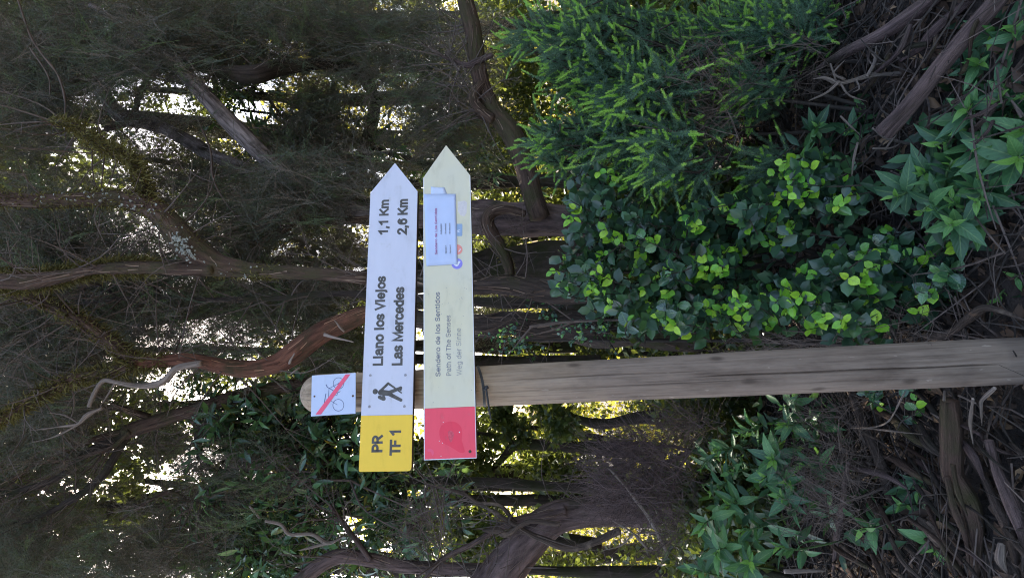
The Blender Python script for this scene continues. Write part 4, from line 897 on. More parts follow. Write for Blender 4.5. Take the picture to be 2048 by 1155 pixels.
# ------------------------------------------------------------------ brushwood, logs and sticks on the ground
def brush(label, blobs, n, col, name='dead_brushwood', axis=(0, 0, 1)):
    org = P(blobs[0][0] + 80, blobs[0][1], blobs[0][2]); root = thing(name, label, 'dead bush', tuple(org))
    g = Geo(); tot = sum(b[5] for b in blobs)
    for b in blobs:
        for _ in range(int(n * b[5] / tot)):
            u = rng.randn(3) * .5; c = P(b[0] + u[0] * b[3], b[1] + u[1] * b[4], b[2] + u[2] * .25)
            dr = unit(np.array(axis) + rng.randn(3) * .7); l = rng.uniform(.12, .35); w_ = rng.uniform(.0008, .0022)
            m_ = c + dr * l * .5; e = m_ + unit(dr + rng.randn(3) * .4) * l * .5
            add_tube(g, [[*c, w_], [*m_, w_ * .8], [*e, w_ * .35]], 3, 0, step=l * .3, lump=0)
            for k in range(3):
                q_ = c + (m_ - c) * rng.rand() if k else m_; f_ = q_ + unit(dr + rng.randn(3) * .6) * l * .4; add_tube(g, [[*q_, w_ * .6], [*f_, w_ * .3]], 3, 0, step=l, lump=0)
    obj('twigs', g.mesh('twigs', [col], False, org), root)['kind'] = 'stuff'
    for b in blobs[:4]:
        g2 = Geo(); e = P(b[0] - b[3] * .8, b[1] + rng.randn() * 20, b[2]); add_tube(g2, [[*org, .009], [*(org * .5 + e * .5 + rng.randn(3) * .05), .006], [*e, .002]], 6, .08, seed=rng.randint(99)); obj('branch', g2.mesh('branch', [col], True, org), root)
M_BRUSH = flat_mat('purple_brown_twig', (.085, .055, .05), .9, .4, 25)
brush('purple brown thicket of dead heath twigs left of the post', [(1300, 900, 3.2, 80, 50, 2), (1270, 1000, 3.2, 70, 60, 2), (1330, 960, 3.15, 60, 70, 2), (1350, 1050, 3.1, 40, 50, 1), (1240, 930, 3.3, 50, 50, 1), (1390, 850, 3.2, 60, 30, 1)], 900, M_BRUSH)
brush('tangle of thin dry twigs under the rounded-leaf shrubs by the post', [(1640, 690, 2.5, 100, 20, 1), (1850, 640, 2.3, 70, 20, 1), (1560, 690, 2.6, 60, 20, 1)], 130, M_TWIG)
brush('fine dead twigs standing inside the needle-leaved bush', [(1450, 130, 2.75, 70, 90, 2), (1420, 230, 2.7, 80, 70, 2), (1650, 110, 2.7, 80, 50, 1)], 260, M_TWIG)
brush('loose tangle of dead twigs across the lower left bank', [(1690, 930, 2.7, 80, 60, 2), (1640, 1020, 2.7, 60, 60, 1), (1720, 1000, 2.5, 80, 60, 1), (1690, 830, 2.7, 60, 30, 1)], 260, M_TWIG, axis=(.3, 0, .5))
brush('dead twigs among the laurel leaves below the yellow sign end', [(620, 960, 4.3, 70, 30, 2), (580, 930, 4.3, 60, 30, 1), (860, 1060, 4.0, 60, 60, 2), (900, 1010, 4.1, 60, 50, 1)], 300, M_TWIG)

def gl(rows, dh=0.0):
    """limb lying on the ground: rows (px, py, width px, height)"""
    out = []
    for q_ in rows:
        p = G(q_[0], q_[1], q_[3]); dd = (p - EYE) @ FW; out.append([*p, q_[2] / 2 / F_PX * dd])
    return np.array(out)
stick('fallen_log', 'long smooth fallen log slanting down from the right edge', [limb([(2040, -55, 46, 1.74), (1995, 0, 44, 1.80), (1900, 110, 41, 1.95), (1830, 198, 38, 2.08), (1768, 266, 34, 2.2)], 2.0)], M_BARK_PURPLE, 18, cat='log')
stick('fallen_log', 'thinner splintered log above the long smooth log', [limb([(1900, -25, 28, 2.0), (1780, 58, 25, 2.28), (1700, 100, 21, 2.45), (1650, 128, 13, 2.58), (1632, 138, 5, 2.6)], 2.4), limb([(1960, -15, 20, 1.95), (1890, 50, 18, 2.05), (1840, 95, 14, 2.15), (1800, 120, 8, 2.25)], 2.1)], M_BARK_PURPLE, 12, cat='log')
stick('forked_twig', 'pale bare twig with many forks over the fallen log', [limb([(1925, 138, 5), (1860, 136, 7), (1800, 148, 8), (1745, 153, 9), (1700, 163, 9), (1678, 164, 8), (1650, 156, 6), (1627, 158, 4)], 2.35), limb([(1680, 164, 7), (1655, 184, 6), (1618, 201, 4)], 2.33), limb([(1735, 152, 6), (1750, 120, 5), (1742, 106, 3)], 2.33), limb([(1748, 128, 4), (1752, 92, 3)], 2.33), limb([(1690, 160, 5), (1668, 145, 4), (1690, 120, 3)], 2.34), limb([(1672, 160, 4), (1660, 128, 3)], 2.34), limb([(1680, 168, 4), (1700, 190, 4), (1735, 203, 3)], 2.33), limb([(1748, 130, 3), (1768, 126, 3)], 2.33), limb([(1712, 160, 4), (1718, 178, 3), (1705, 185, 2)], 2.33)], M_DEAD)
stick('bare_twig', 'pale hooked twig near the right edge above the long log', [limb([(1776, 18, 4), (1808, 29, 6), (1840, 42, 8), (1900, 42, 7), (1980, 50, 6)], 2.55), limb([(1842, 40, 6), (1846, 22, 5), (1830, -10, 4)], 2.55), limb([(1812, 52, 5), (1820, 85, 5), (1810, 112, 4), (1795, 108, 3)], 2.5), limb([(1832, 48, 5), (1836, 85, 5), (1830, 120, 4), (1796, 108, 4)], 2.5)], M_DEAD)
stick('dead_branch', 'thin sprawling dry twigs below the end of the long log', [limb([(1745, 255, 4), (1775, 275, 6), (1830, 285, 6), (1870, 262, 4)], 2.3), limb([(1770, 300, 4), (1790, 270, 4), (1800, 255, 3)], 2.3), limb([(1746, 298, 4), (1785, 297, 4), (1810, 280, 3)], 2.3), limb([(1715, 285, 5), (1706, 320, 5), (1704, 352, 4)], 2.3), limb([(1680, 232, 4), (1700, 250, 4), (1720, 270, 3)], 2.3)], M_DEAD)
stick('ground_stick', 'straight ringed stick lying on the ground left of the post', [gl([(1700, 775, 14, .10), (1717, 820, 16, .10), (1732, 862, 18, .09), (1763, 938, 18, .07), (1785, 990, 16, .05), (1802, 1030, 12, .03)])], M_DEAD_BROWN, 12, cat='stick')
stick('fallen_branch', 'thick knotty fallen branch near the lower corner', [gl([(1898, 800, 28, .16), (1901, 850, 34, .15), (1903, 900, 32, .14), (1904, 945, 32, .13), (1922, 980, 36, .12), (1940, 1012, 36, .10), (1951, 1070, 34, .08), (1948, 1150, 28, .06)]), gl([(1896, 950, 14, .17), (1910, 1010, 14, .15), (1928, 1075, 12, .12), (1938, 1130, 8, .1)]), gl([(1902, 930, 10, .2), (1915, 985, 10, .18), (1935, 1030, 8, .15)])], M_BARK_BROWN, 16)
stick('fallen_branch', 'grey fallen branch along the bottom edge of the bank', [gl([(1978, 880, 16, .14), (2003, 936, 19, .12), (2022, 991, 19, .1), (2038, 1056, 20, .08), (2050, 1130, 20, .06)])], M_BARK_PURPLE, 10)
stick('fallen_branch', 'brown bark-stripped branch between the two thick fallen ones', [gl([(1930, 885, 10, .08), (1945, 920, 13, .08), (1965, 952, 14, .08), (1990, 1005, 18, .07), (2015, 1062, 20, .06), (2035, 1150, 22, .05)])], M_DEAD_BROWN, 10)
stick('split_wood', 'splintered grey piece of wood by the left end of the knotty branch', [gl([(1838, 1034, 12, .10), (1860, 1062, 18, .09), (1888, 1096, 20, .07), (1915, 1150, 18, .05)]), gl([(1853, 1040, 8, .12), (1902, 1094, 14, .1), (1942, 1145, 8, .07)])], M_DEAD_BROWN, 8, cat='wood')
stick('ground_stick', 'curved brown stick under the knotty branch', [gl([(1770, 912, 12, .09), (1800, 928, 16, .09), (1830, 945, 18, .09), (1888, 978, 14, .08)])], M_BARK_BROWN, 10, cat='stick')
stick('ground_stick', 'mossy grey stick running from the ringed stick to the knotty branch', [gl([(1735, 812, 8, .1), (1765, 828, 12, .1), (1797, 846, 14, .1), (1834, 878, 14, .1), (1890, 905, 12, .1)]), gl([(1790, 880, 8, .06), (1830, 905, 10, .06), (1885, 935, 10, .06)])], M_BARK_BROWN, 9, cat='stick')
stick('ground_stick', 'slim upright stick standing in the left bank', [gl([(1698, 925, 9, .22), (1692, 965, 10, .2), (1686, 1010, 12, .15), (1675, 1058, 13, .1), (1664, 1150, 14, .05)])], M_BARK_PURPLE, 9, cat='stick')
stick('bare_twig', 'white bent twigs at the foot of the post', [gl([(1944, 795, 6, .25), (1940, 845, 6, .2), (1947, 894, 5, .1)]), gl([(1990, 775, 8, .2), (1968, 800, 8, .2), (1962, 815, 6, .2), (1964, 850, 5, .1)]), gl([(1918, 790, 4, .2), (1950, 806, 4, .2)]), gl([(1888, 800, 6, .2), (1890, 780, 6, .2)])], M_DEAD, 7)
stick('bare_twig', 'thin pale twig crossing the ringed stick', [gl([(1700, 855, 3, .15), (1740, 855, 4, .15), (1775, 842, 3, .15), (1803, 795, 4, .2), (1812, 780, 3, .2)]), gl([(1735, 856, 4, .14), (1790, 862, 4, .14), (1845, 868, 3, .14)]), gl([(1860, 825, 3, .16), (1885, 840, 4, .15), (1905, 850, 3, .14)])], M_DEAD, 6)
stick('root', 'pale sinuous root lying beside the post right of its foot', [gl([(1800, 655, 10, .04), (1850, 668, 12, .04), (1900, 662, 16, .04), (1935, 640, 16, .05), (1975, 615, 14, .06), (2050, 640, 10, .05)])], M_DEAD_BROWN, 9, cat='root')
stick('sawn_stick', 'pale sawn stick end at the lower edge', [gl([(2002, 1088, 15, .12), (2008, 1118, 16, .11), (2013, 1142, 15, .1)])], M_DEAD, 9, cat='stick')
stick('bare_twig', 'reddish thin stem in the dark gap under the cream board', [limb([(1060, 652, 5), (1120, 646, 5), (1200, 640, 4), (1290, 640, 4)], 2.9), limb([(1065, 652, 4), (1040, 680, 4), (1020, 705, 3)], 2.9), limb([(1150, 642, 3), (1100, 660, 3), (1050, 672, 2)], 2.9), limb([(1145, 640, 3), (1110, 615, 3), (1095, 605, 2)], 2.9)], M_TWIG, 6)
stick('bare_twig', 'long curving grey twig before the dark crowns at the right', [limb([(35, 0, 3), (60, 70, 4), (85, 110, 4), (115, 150, 4), (130, 200, 4), (128, 245, 3)], 3.5), limb([(60, 95, 3), (95, 150, 3), (100, 190, 3)], 3.5)], M_TWIG, 5)
stick('bare_twig', 'thin bent twig hanging in front of the pale grey heath tree', [limb([(522, 300, 5), (555, 328, 6), (585, 350, 6), (600, 390, 4), (598, 420, 3)], 4.0)], M_TWIG, 6)
stick('bare_twig', 'fine curling twig below the second grey trunk', [limb([(395, 240, 3), (420, 300, 4), (428, 360, 4), (455, 410, 3), (490, 450, 3)], 4.0), limb([(425, 365, 3), (390, 350, 3), (370, 330, 2)], 4.0)], M_TWIG, 5)
stick('dead_branch', 'crooked pale branch under the laurel leaves at the left', [limb([(530, 1040, 6), (560, 1048, 8), (578, 1066, 8), (620, 1070, 8), (655, 1085, 8), (690, 1070, 6)], 3.9), limb([(655, 1084, 7), (625, 1093, 6), (598, 1100, 4)], 3.9), limb([(500, 1010, 4), (520, 1035, 5)], 3.9)], M_DEAD, 7)
stick('dead_branch', 'grey broken stub branch on the thick brown trunk', [limb([(1120, 1050, 10), (1060, 1045, 12), (1020, 1065, 14), (990, 1062, 16), (965, 1060, 12)], 3.65), limb([(1040, 1050, 9), (1020, 1040, 8), (1030, 1020, 6)], 3.65)], M_DEAD_BROWN, 9)
stick('dead_branch', 'bare pale branch slanting through the brushwood thicket', [limb([(1330, 1100, 6), (1300, 1040, 7), (1260, 985, 6), (1230, 950, 5), (1215, 935, 3)], 3.0), limb([(1296, 1097, 5), (1265, 1065, 5), (1225, 1040, 4)], 3.0), limb([(1320, 1080, 4), (1310, 1065, 5), (1270, 1067, 3)], 3.0), limb([(1265, 1068, 4), (1240, 1090, 3), (1205, 1100, 3)], 3.0)], M_DEAD, 6)
stick('bare_twig', 'short pale stick poking in from the lower left edge', [limb([(1570, 1140, 8), (1610, 1141, 8), (1650, 1140, 8)], 2.4)], M_DEAD, 7)

for k in range(66):
    if k < 46: x, y, dx, dy = rng.uniform(1660, 2020), rng.uniform(840, 1140), rng.uniform(30, 110), rng.uniform(30, 120)
    else: x, y, dx, dy = rng.uniform(1780, 2040), rng.uniform(-10, 250), rng.uniform(-80, -20), rng.uniform(30, 110)
    h = rng.uniform(.03, .14); wd = rng.uniform(4, 14) if k < 46 else rng.uniform(4, 9); j1, j2 = rng.randn(2) * 8
    bm_ = (M_BARK_BROWN, M_DEAD_BROWN, M_BARK_PURPLE, M_BARK_DARK)[rng.randint(4)]; cx_, cy_ = x + dx / 2, y + dy / 2
    near = min(((1905, 900, 'upper half of the knotty fallen branch'), (1945, 1080, 'lower half of the knotty fallen branch'), (1740, 860, 'upper end of the ringed stick'), (1795, 1020, 'lower end of the ringed stick'), (1680, 1010, 'slim upright stick in the bank'), (1870, 1100, 'splintered grey wood'), (2020, 1000, 'grey fallen branch at the edge'), (1860, 970, 'curved brown stick'), (1980, 20, 'upper end of the long log'), (1800, 220, 'lower end of the long log'), (1880, 120, 'middle of the long log'), (1990, 180, 'corner plant')), key=lambda q_: (q_[0] - cx_) ** 2 + (q_[1] - cy_) ** 2)[2]
    lab = ('thin ' if wd < 7 else 'stout ' if wd > 11 else '') + {'bark_brown': 'mossy brown', 'dead_wood_brown': 'bare tan', 'bark_purple': 'purplish brown', 'bark_dark': 'blackish'}[bm_.name] + ' dead stick beside the ' + near
    o_ = stick('ground_stick', lab, [gl([(x, y, wd, h), (x + dx * .5 + j1, y + dy * .5 + j2, wd * .95, h + .02), (x + dx, y + dy, wd * .6, h - .02)])], bm_, 8, group='dead sticks tangled on the forest floor', cat='stick')
# litter: dead leaves, crumbs of twig
def litter():
    n = 20000; x = rng.uniform(-2.6, 2.6, n); y = rng.uniform(1.2, 5.2, n); T = np.stack([x, y, gz(x, y) + rng.rand(n) * .03], 1)
    D = unit(rng.randn(n, 3) * [1, 1, .35]); N = unit(rng.randn(n, 3) * .45 + [0, 0, 1]); X_ = axes_from(D, N) * rng.uniform(.03, .085, n)[:, None, None]
    Vt, Ft = leaf_template(1, .45, 2, 'round', .3, .25); V, F = scatter(Vt, Ft, X_, T); g = Geo(); g.add(V, F, 0, np.repeat(rng.rand(n), len(Vt)))
    o = obj('leaf_litter', g.mesh('leaf_litter', [M_LITTER], True)); o['kind'] = 'stuff'; o['label'] = 'brown dead leaves covering the forest floor'
    g = Geo()
    for _ in range(4600):
        x, y = rng.uniform(-2.2, 2.2), rng.uniform(1.4, 4.4); z = float(gz(x, y)) + rng.uniform(.01, .09); a_ = rng.rand() * 6.28; l = rng.uniform(.08, .4); w_ = rng.uniform(.001, .0045)
        p = np.array([x, y, z]); dr = np.array([math.cos(a_), math.sin(a_), rng.randn() * .25]); m_ = p + dr * l * .5 + rng.randn(3) * .02 * l * 5; e = m_ + unit(dr + rng.randn(3) * .25) * l * .5
        add_tube(g, [[*p, w_], [*m_, w_ * .9], [*e, w_ * .5]], 4, 0, step=l * .25, lump=0, mi=int(rng.rand() < .35))
    o = obj('twig_litter', g.mesh('twig_litter', [M_TWIG_DARK, M_TWIG])); o['kind'] = 'stuff'; o['label'] = 'small broken twigs strewn over the forest floor'
litter()

# ------------------------------------------------------------------ the signpost
pt, pb = P(600, 791.5, 1.945), P(2040, 718, 1.945)
PX, PY = float((pt[0] + pb[0]) / 2), float((pt[1] + pb[1]) / 2)
sign = thing('trail_signpost', 'wooden trail signpost with two arrow boards and a no-cycling plate', 'signpost', (PX, PY, 0))
def post_mesh():
    ztop = float(P(597, 791.5, 1.945)[2]); ns, nr = 220, 300
    zz = np.concatenate([np.linspace(-.25, ztop - .06, nr), ztop - .06 + .06 * np.sin(np.linspace(0, math.pi / 2, 14)[1:])])
    th = np.linspace(0, 2 * math.pi, ns, endpoint=False)
    V = np.zeros((len(zz), ns, 3)); cracks = []
    # lengthwise cracks: (angle, from z, to z, half width in m, depth)
    for a_, z0, z1, w_, dp in ((-1.50, .05, 1.05, .0032, .020), (-1.22, .95, 1.66, .0018, .009), (-1.75, .75, 1.72, .0016, .008), (-1.98, .2, .75, .0013, .006), (-2.35, 1.0, 1.72, .0016, .009), (-1.05, .1, .8, .0012, .006),
                              (-1.38, 1.62, 2.36, .0012, .006), (-1.72, 1.66, 2.36, .0014, .008), (-2.1, 2.0, 2.36, .0012, .006), (-.8, .6, 1.4, .0012, .005), (-2.6, .3, 1.2, .0012, .005), (-1.62, .9, 1.3, .0014, .007)):
        cracks.append((a_, z0, z1, w_ * .72, dp * .75, rng.rand() * 6))
    for k, z in enumerate(zz):
        r_ = .0735 - .0105 * min(1, max(0, z / 2.2))
        r_ *= 1 + .012 * math.sin(z * 3.1) + .006 * math.sin(z * 9)
        if z > ztop - .06: f_ = (z - (ztop - .06)) / .06; r_ *= math.sqrt(max(0, 1 - f_ * f_)) * .96 + .04 * (1 - f_)
        rr = np.full(ns, r_) * (1 + .010 * np.sin(2 * th + 1 + z) + .006 * np.sin(5 * th + z * 2))
        for a_, z0, z1, w_, dp, ph in cracks:
            if z0 < z < z1:
                e = min(1, (z - z0) / .12, (z1 - z) / .12); aa = a_ + .05 * math.sin(z * 2.2 + ph) + .012 * math.sin(z * 17 + ph)
                dd = np.abs((th - aa + math.pi) % (2 * math.pi) - math.pi) * r_
                rr -= dp * e * np.clip(1 - dd / (w_ * (.6 + .6 * e)), 0, 1) ** .7
        V[k, :, 0] = rr * np.cos(th); V[k, :, 1] = rr * np.sin(th); V[k, :, 2] = z
    n = len(zz); V = V.reshape(-1, 3); j, i = np.meshgrid(np.arange(n - 1), np.arange(ns), indexing='ij'); j = j.ravel(); i = i.ravel(); i2 = (i + 1) % ns
    F = np.stack([j * ns + i, j * ns + i2, (j + 1) * ns + i2, (j + 1) * ns + i], 1)
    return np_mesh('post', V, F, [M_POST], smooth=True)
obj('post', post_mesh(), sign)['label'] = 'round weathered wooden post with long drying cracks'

YAW = math.radians(14); AX = np.array([math.cos(YAW), math.sin(YAW), 0]); BN = np.array([-math.sin(YAW), math.cos(YAW), 0])
B0 = P(775, 790, 1.854)
class Board:
    """board frame: x along the board, z up, y into the board; built from where its front face stands"""
    def __init__(s, name, label, px_left, px_right, off=0.0):
        s.p0 = B0 + BN * off; a_, b_ = s.hit(*px_left), s.hit(*px_right); s.o = a_; s.x = unit(b_ - a_); s.z = np.cross(s.x, BN); s.len = np.linalg.norm(b_ - a_)
        s.e = bpy.data.objects.new(name, None)
        s.M = Matrix([[s.x[r], BN[r], s.z[r], a_[r]] for r in range(3)] + [[0, 0, 0, 1]])
        s.name, s.label = name, label
    def hit(s, px, py):
        r = ray(px, py); return EYE + r * (((s.p0 - EYE) @ BN) / (r @ BN))
    def loc(s, px, py):
        q_ = s.hit(px, py) - s.o; return float(q_ @ s.x), float(q_ @ s.z)
def prism(outline, y0, y1, matf, mats, name, bev=0.0):
    """outline (x,z) counter-clockwise seen from the front; front at y0"""
    n = len(outline); o_ = np.array(outline); V = np.vstack([np.c_[o_[:, 0], np.full(n, y0), o_[:, 1]], np.c_[o_[:, 0], np.full(n, y1), o_[:, 1]]])
    me = bpy.data.meshes.new(name); fs = [tuple(range(n)), tuple(range(2 * n - 1, n - 1, -1))] + [(i, i + n, (i + 1) % n + n, (i + 1) % n) for i in range(n)]
    me.from_pydata([tuple(v) for v in V], [], fs)
    for m_ in mats: me.materials.append(m_)
    for k, p in enumerate(me.polygons): p.material_index = 0 if k == 0 else 1
    return me
def place(b, name, me, parent=None):
    o = obj(name, me); o.parent = parent or sign
    o.matrix_world = b.M if True else None
    return o
def set_in(o, b, parent):
    """parent is already placed in the same frame as b"""
    o.parent = parent; return o
def arc(cx, cy, rx, ry, a0, a1, n=9):
    return [(cx + rx * math.cos(math.radians(t)), cy + ry * math.sin(math.radians(t))) for t in np.linspace(a0, a1, n)]
XH = .73
def bowl(cx=.27, r=.25): return arc(cx, XH / 2, r, XH / 2, 90, 450, 17)
GL = {   # strokes of each letter on a cap height of 1: (advance, strokes)
 'L': (.56, [[(.08, 1), (.08, 0), (.54, 0)]]), 'l': (.26, [[(.12, 1), (.12, 0)]]), 'i': (.26, [[(.12, XH), (.12, 0)], [(.12, .9), (.12, 1.02)]]),
 'j': (.26, [[(.12, XH), (.12, -.12), *arc(.02, -.12, .10, .12, 0, -90, 5)], [(.12, .9), (.12, 1.02)]]),
 'a': (.58, [[*arc(.27, XH - .2, .2, .2, 165, 0, 8), (.47, .08), (.52, 0)], [(.47, .45), *arc(.26, .2, .2, .2, 90, 270, 8), (.36, .03), (.47, .16)]]),
 'n': (.58, [[(.09, XH), (.09, 0)], [(.09, XH - .25), *arc(.28, XH - .22, .19, .22, 165, 0, 8), (.47, 0)]]), 'h': (.58, [[(.09, 1), (.09, 0)], [(.09, XH - .25), *arc(.28, XH - .22, .19, .22, 165, 0, 8), (.47, 0)]]),
 'm': (.88, [[(.09, XH), (.09, 0)], [(.09, XH - .25), *arc(.26, XH - .2, .17, .2, 165, 0, 8), (.43, 0)], [(.43, XH - .25), *arc(.61, XH - .2, .17, .2, 165, 0, 8), (.78, 0)]]),
 'u': (.58, [[(.09, XH), (.09, .22), *arc(.28, .22, .19, .22, 180, 345, 8), (.47, .25)], [(.47, XH), (.47, 0)]]), 'o': (.60, [bowl(.30)]),
 's': (.52, [[*arc(.25, XH - .19, .19, .19, 20, 270, 9), *arc(.25, .18, .2, .18, 90, -160, 9)]]), 'S': (.66, [[*arc(.32, .75, .25, .25, 20, 270, 9), *arc(.32, .25, .27, .25, 90, -160, 9)]]),
 'e': (.58, [[(.05, XH / 2), (.52, XH / 2), *arc(.29, XH / 2, .235, XH / 2, 10, 315, 13)]]), 'c': (.54, [arc(.29, XH / 2, .235, XH / 2, 45, 315, 12)]), 'C': (.72, [arc(.38, .5, .31, .5, 45, 315, 14)]),
 'r': (.38, [[(.09, XH), (.09, 0)], [(.09, XH - .28), *arc(.31, XH - .27, .22, .26, 165, 85, 6)]]), 'd': (.60, [bowl(.28, .22), [(.50, 1), (.50, 0)]]), 'p': (.60, [bowl(.31, .22), [(.09, XH), (.09, -.25)]]),
 'g': (.60, [bowl(.28, .22), [(.50, XH), (.50, -.1), *arc(.29, -.1, .21, .16, 0, -150, 7)]]), 't': (.34, [[(.14, .95), (.14, .15), *arc(.27, .15, .13, .15, 180, 280, 5)], [(.02, XH), (.30, XH)]]), 'f': (.34, [[(.14, 0), (.14, .84), *arc(.27, .84, .13, .16, 180, 80, 5)], [(.02, XH), (.30, XH)]]),
 'V': (.66, [[(.03, 1), (.33, 0), (.63, 1)]]), 'W': (.96, [[(.03, 1), (.26, 0), (.48, .95), (.70, 0), (.93, 1)]]), 'M': (.86, [[(.08, 0), (.08, 1), (.43, .1), (.78, 1), (.78, 0)]]), 'K': (.70, [[(.09, 1), (.09, 0)], [(.62, 1), (.11, .40)], [(.27, .58), (.65, 0)]]),
 'P': (.66, [[(.09, 0), (.09, .96), (.34, .96), *arc(.34, .70, .26, .26, 80, -80, 7), (.34, .44), (.09, .44)]]), 'R': (.72, [[(.09, 0), (.09, .96), (.34, .96), *arc(.34, .71, .26, .25, 80, -80, 7), (.34, .46), (.09, .46)], [(.36, .46), (.64, 0)]]),
 'T': (.62, [[(.02, .96), (.60, .96)], [(.31, .96), (.31, 0)]]), 'F': (.60, [[(.09, 0), (.09, .96), (.56, .96)], [(.09, .50), (.48, .50)]]), '1': (.56, [[(.10, .74), (.34, .98), (.34, 0)]]), ',': (.28, [[(.14, .06), (.08, -.2)]]), ' ': (.28, []),
 '2': (.58, [[*arc(.28, .74, .22, .24, 170, -25, 9), (.06, .04), (.54, .04)]]), '6': (.58, [arc(.29, .32, .22, .31, 90, 450, 15), [*arc(.31, .60, .24, .37, 40, 180, 8), (.07, .35)]]), '0': (.58, [arc(.29, .5, .22, .49, 90, 450, 17)]), '3': (.58, [[*arc(.27, .74, .2, .23, 165, -90, 8), *arc(.27, .26, .23, .25, 90, -165, 9)]]),
 '4': (.58, [[(.42, 0), (.42, 1), (.04, .28), (.56, .28)]]), '5': (.58, [[(.50, .96), (.13, .96), (.09, .52), *arc(.28, .31, .23, .30, 120, -160, 10)]]), 'D': (.72, [[(.09, .04), (.09, .96), (.28, .96), *arc(.28, .5, .36, .46, 80, -80, 10), (.28, .04), (.09, .04)]]), 'U': (.70, [[(.09, 1), (.09, .28), *arc(.35, .28, .26, .27, 180, 360, 9), (.61, 1)]]),
 'A': (.68, [[(.03, 0), (.34, 1), (.65, 0)], [(.15, .32), (.53, .32)]]), 'I': (.28, [[(.14, 1), (.14, 0)]]), 'O': (.76, [arc(.38, .5, .31, .49, 90, 450, 19)]), 'N': (.72, [[(.09, 0), (.09, 1), (.62, 0), (.62, 1)]]),
}
def text_mesh(body, x0, x1, z0, z1, y, m_, bold=0.0):
    """flat lettering that fills x0..x1, z0 = base line, z1 = cap line; each letter drawn in strokes of the given weight"""
    x = 0; strokes = []
    for ch in body:
        ad, st = GL[ch]
        for s_ in st: strokes.append([(x + p[0], p[1]) for p in s_])
        x += ad + .07
    al = np.concatenate([np.array(s_) for s_ in strokes]); hw = .075 + bold; sx = (x1 - x0) / (np.ptp(al[:, 0]) + 2 * hw); xm = al[:, 0].min() - hw; sz = z1 - z0
    V, F = [], []
    for k, s_ in enumerate(strokes):
        p = np.array([(x0 + (a_ - xm) * sx, z0 + b_ * sz * (1 - 2 * hw) + hw * sz) for a_, b_ in s_]); w_ = hw * sz
        keep = np.r_[True, np.linalg.norm(np.diff(p, axis=0), axis=1) > 1e-6]; p = p[keep]
        d = unit(np.diff(p, axis=0)); nn = np.stack([-d[:, 1], d[:, 0]], 1); N_ = np.vstack([nn[:1], nn[:-1] + nn[1:], nn[-1:]]); N_ = unit(N_)
        for i in range(1, len(p) - 1): N_[i] /= max(.45, N_[i] @ nn[i])
        p[0] -= d[0] * w_ * .9; p[-1] += d[-1] * w_ * .9
        n0 = len(V); yy = y - .00003 * (k % 9) - .0002
        for i in range(len(p)):
            for q_, yv in ((p[i] + N_[i] * w_, yy), (p[i] - N_[i] * w_, yy), (p[i] + N_[i] * w_, y + .0004), (p[i] - N_[i] * w_, y + .0004)): V.append((q_[0], yv, q_[1]))
        for i in range(len(p) - 1):
            a_ = n0 + i * 4; b_ = a_ + 4; F += [(a_, a_ + 1, b_ + 1, b_), (a_ + 2, a_, b_, b_ + 2), (a_ + 1, a_ + 3, b_ + 3, b_ + 1)]
        e_ = n0 + (len(p) - 1) * 4; F += [(n0, n0 + 2, n0 + 3, n0 + 1), (e_, e_ + 1, e_ + 3, e_ + 2)]
    me = bpy.data.meshes.new('lettering'); me.from_pydata(V, [], F); me.materials.append(m_); me.update(); return me
def disc(cx, cz, r, y0, y1, mats, name, n=20, dome=False):
    an = np.arange(n) / n * 2 * math.pi; return prism([(cx + r * math.cos(t), cz + r * math.sin(t)) for t in an], y0, y1, None, mats, name)
def poly(b, pts, y0, y1, m_, name):
    o_ = [b.loc(*p) for p in pts]; ar = sum(o_[i][0] * o_[(i + 1) % len(o_)][1] - o_[(i + 1) % len(o_)][0] * o_[i][1] for i in range(len(o_)))
    if ar < 0: o_ = o_[::-1]
    return prism(o_, y0, y1, None, [m_, m_], name)
def stroke(P2, wd):
    """outline pieces of a poly-line of given half width in board coordinates -> V,F flat quads (joined)"""
    g = []
    for (x0, z0), (x1, z1) in zip(P2[:-1], P2[1:]):
        d = unit(np.array([x1 - x0, z1 - z0])); n_ = np.array([-d[1], d[0]]) * wd; g.append([(x0 - n_[0], z0 - n_[1]), (x1 - n_[0], z1 - n_[1]), (x1 + n_[0], z1 + n_[1]), (x0 + n_[0], z0 + n_[1])])
    return g
def flat_pieces(pieces, y0, y1, m_, name):
    V, F = [], []
    for k, p in enumerate(pieces):
        n0 = len(V); n = len(p); yy = y0 - .00004 * (k % 7)
        V += [(x, yy, z) for x, z in p] + [(x, y1, z) for x, z in p]
        F += [tuple(n0 + i for i in range(n)), tuple(n0 + 2 * n - 1 - i for i in range(n))] + [(n0 + i, n0 + i + n, n0 + (i + 1) % n + n, n0 + (i + 1) % n) for i in range(n)]
    me = bpy.data.meshes.new(name); me.from_pydata(V, [], F); me.materials.append(m_); return me
def child(parent, name, me):
    o = obj(name, me); o.parent = parent; return o
def screw(parent, b, px, py, r=.0042, m_=None, y=-.0004):
    x, z = b.loc(px, py); n = 16; an = np.arange(n) / n * 6.283; V = [(x + r * math.cos(t), y, z + r * math.sin(t)) for t in an] + [(x + r * .8 * math.cos(t), y - .0012, z + r * .8 * math.sin(t)) for t in an] + [(x + r * .45 * math.cos(t), y - .0014, z + r * .45 * math.sin(t)) for t in an] + [(x, y - .0002, z)]
    F = [(i, (i + 1) % n, (i + 1) % n + n, i + n) for i in range(n)] + [(n + i, n + (i + 1) % n, 2 * n + (i + 1) % n, 2 * n + i) for i in range(n)] + [(2 * n + i, 2 * n + (i + 1) % n, 3 * n) for i in range(n)]
    me = bpy.data.meshes.new('screw'); me.from_pydata(V, [], F); me.materials.append(m_ or M_SCREW); return child(parent, 'screw', me)
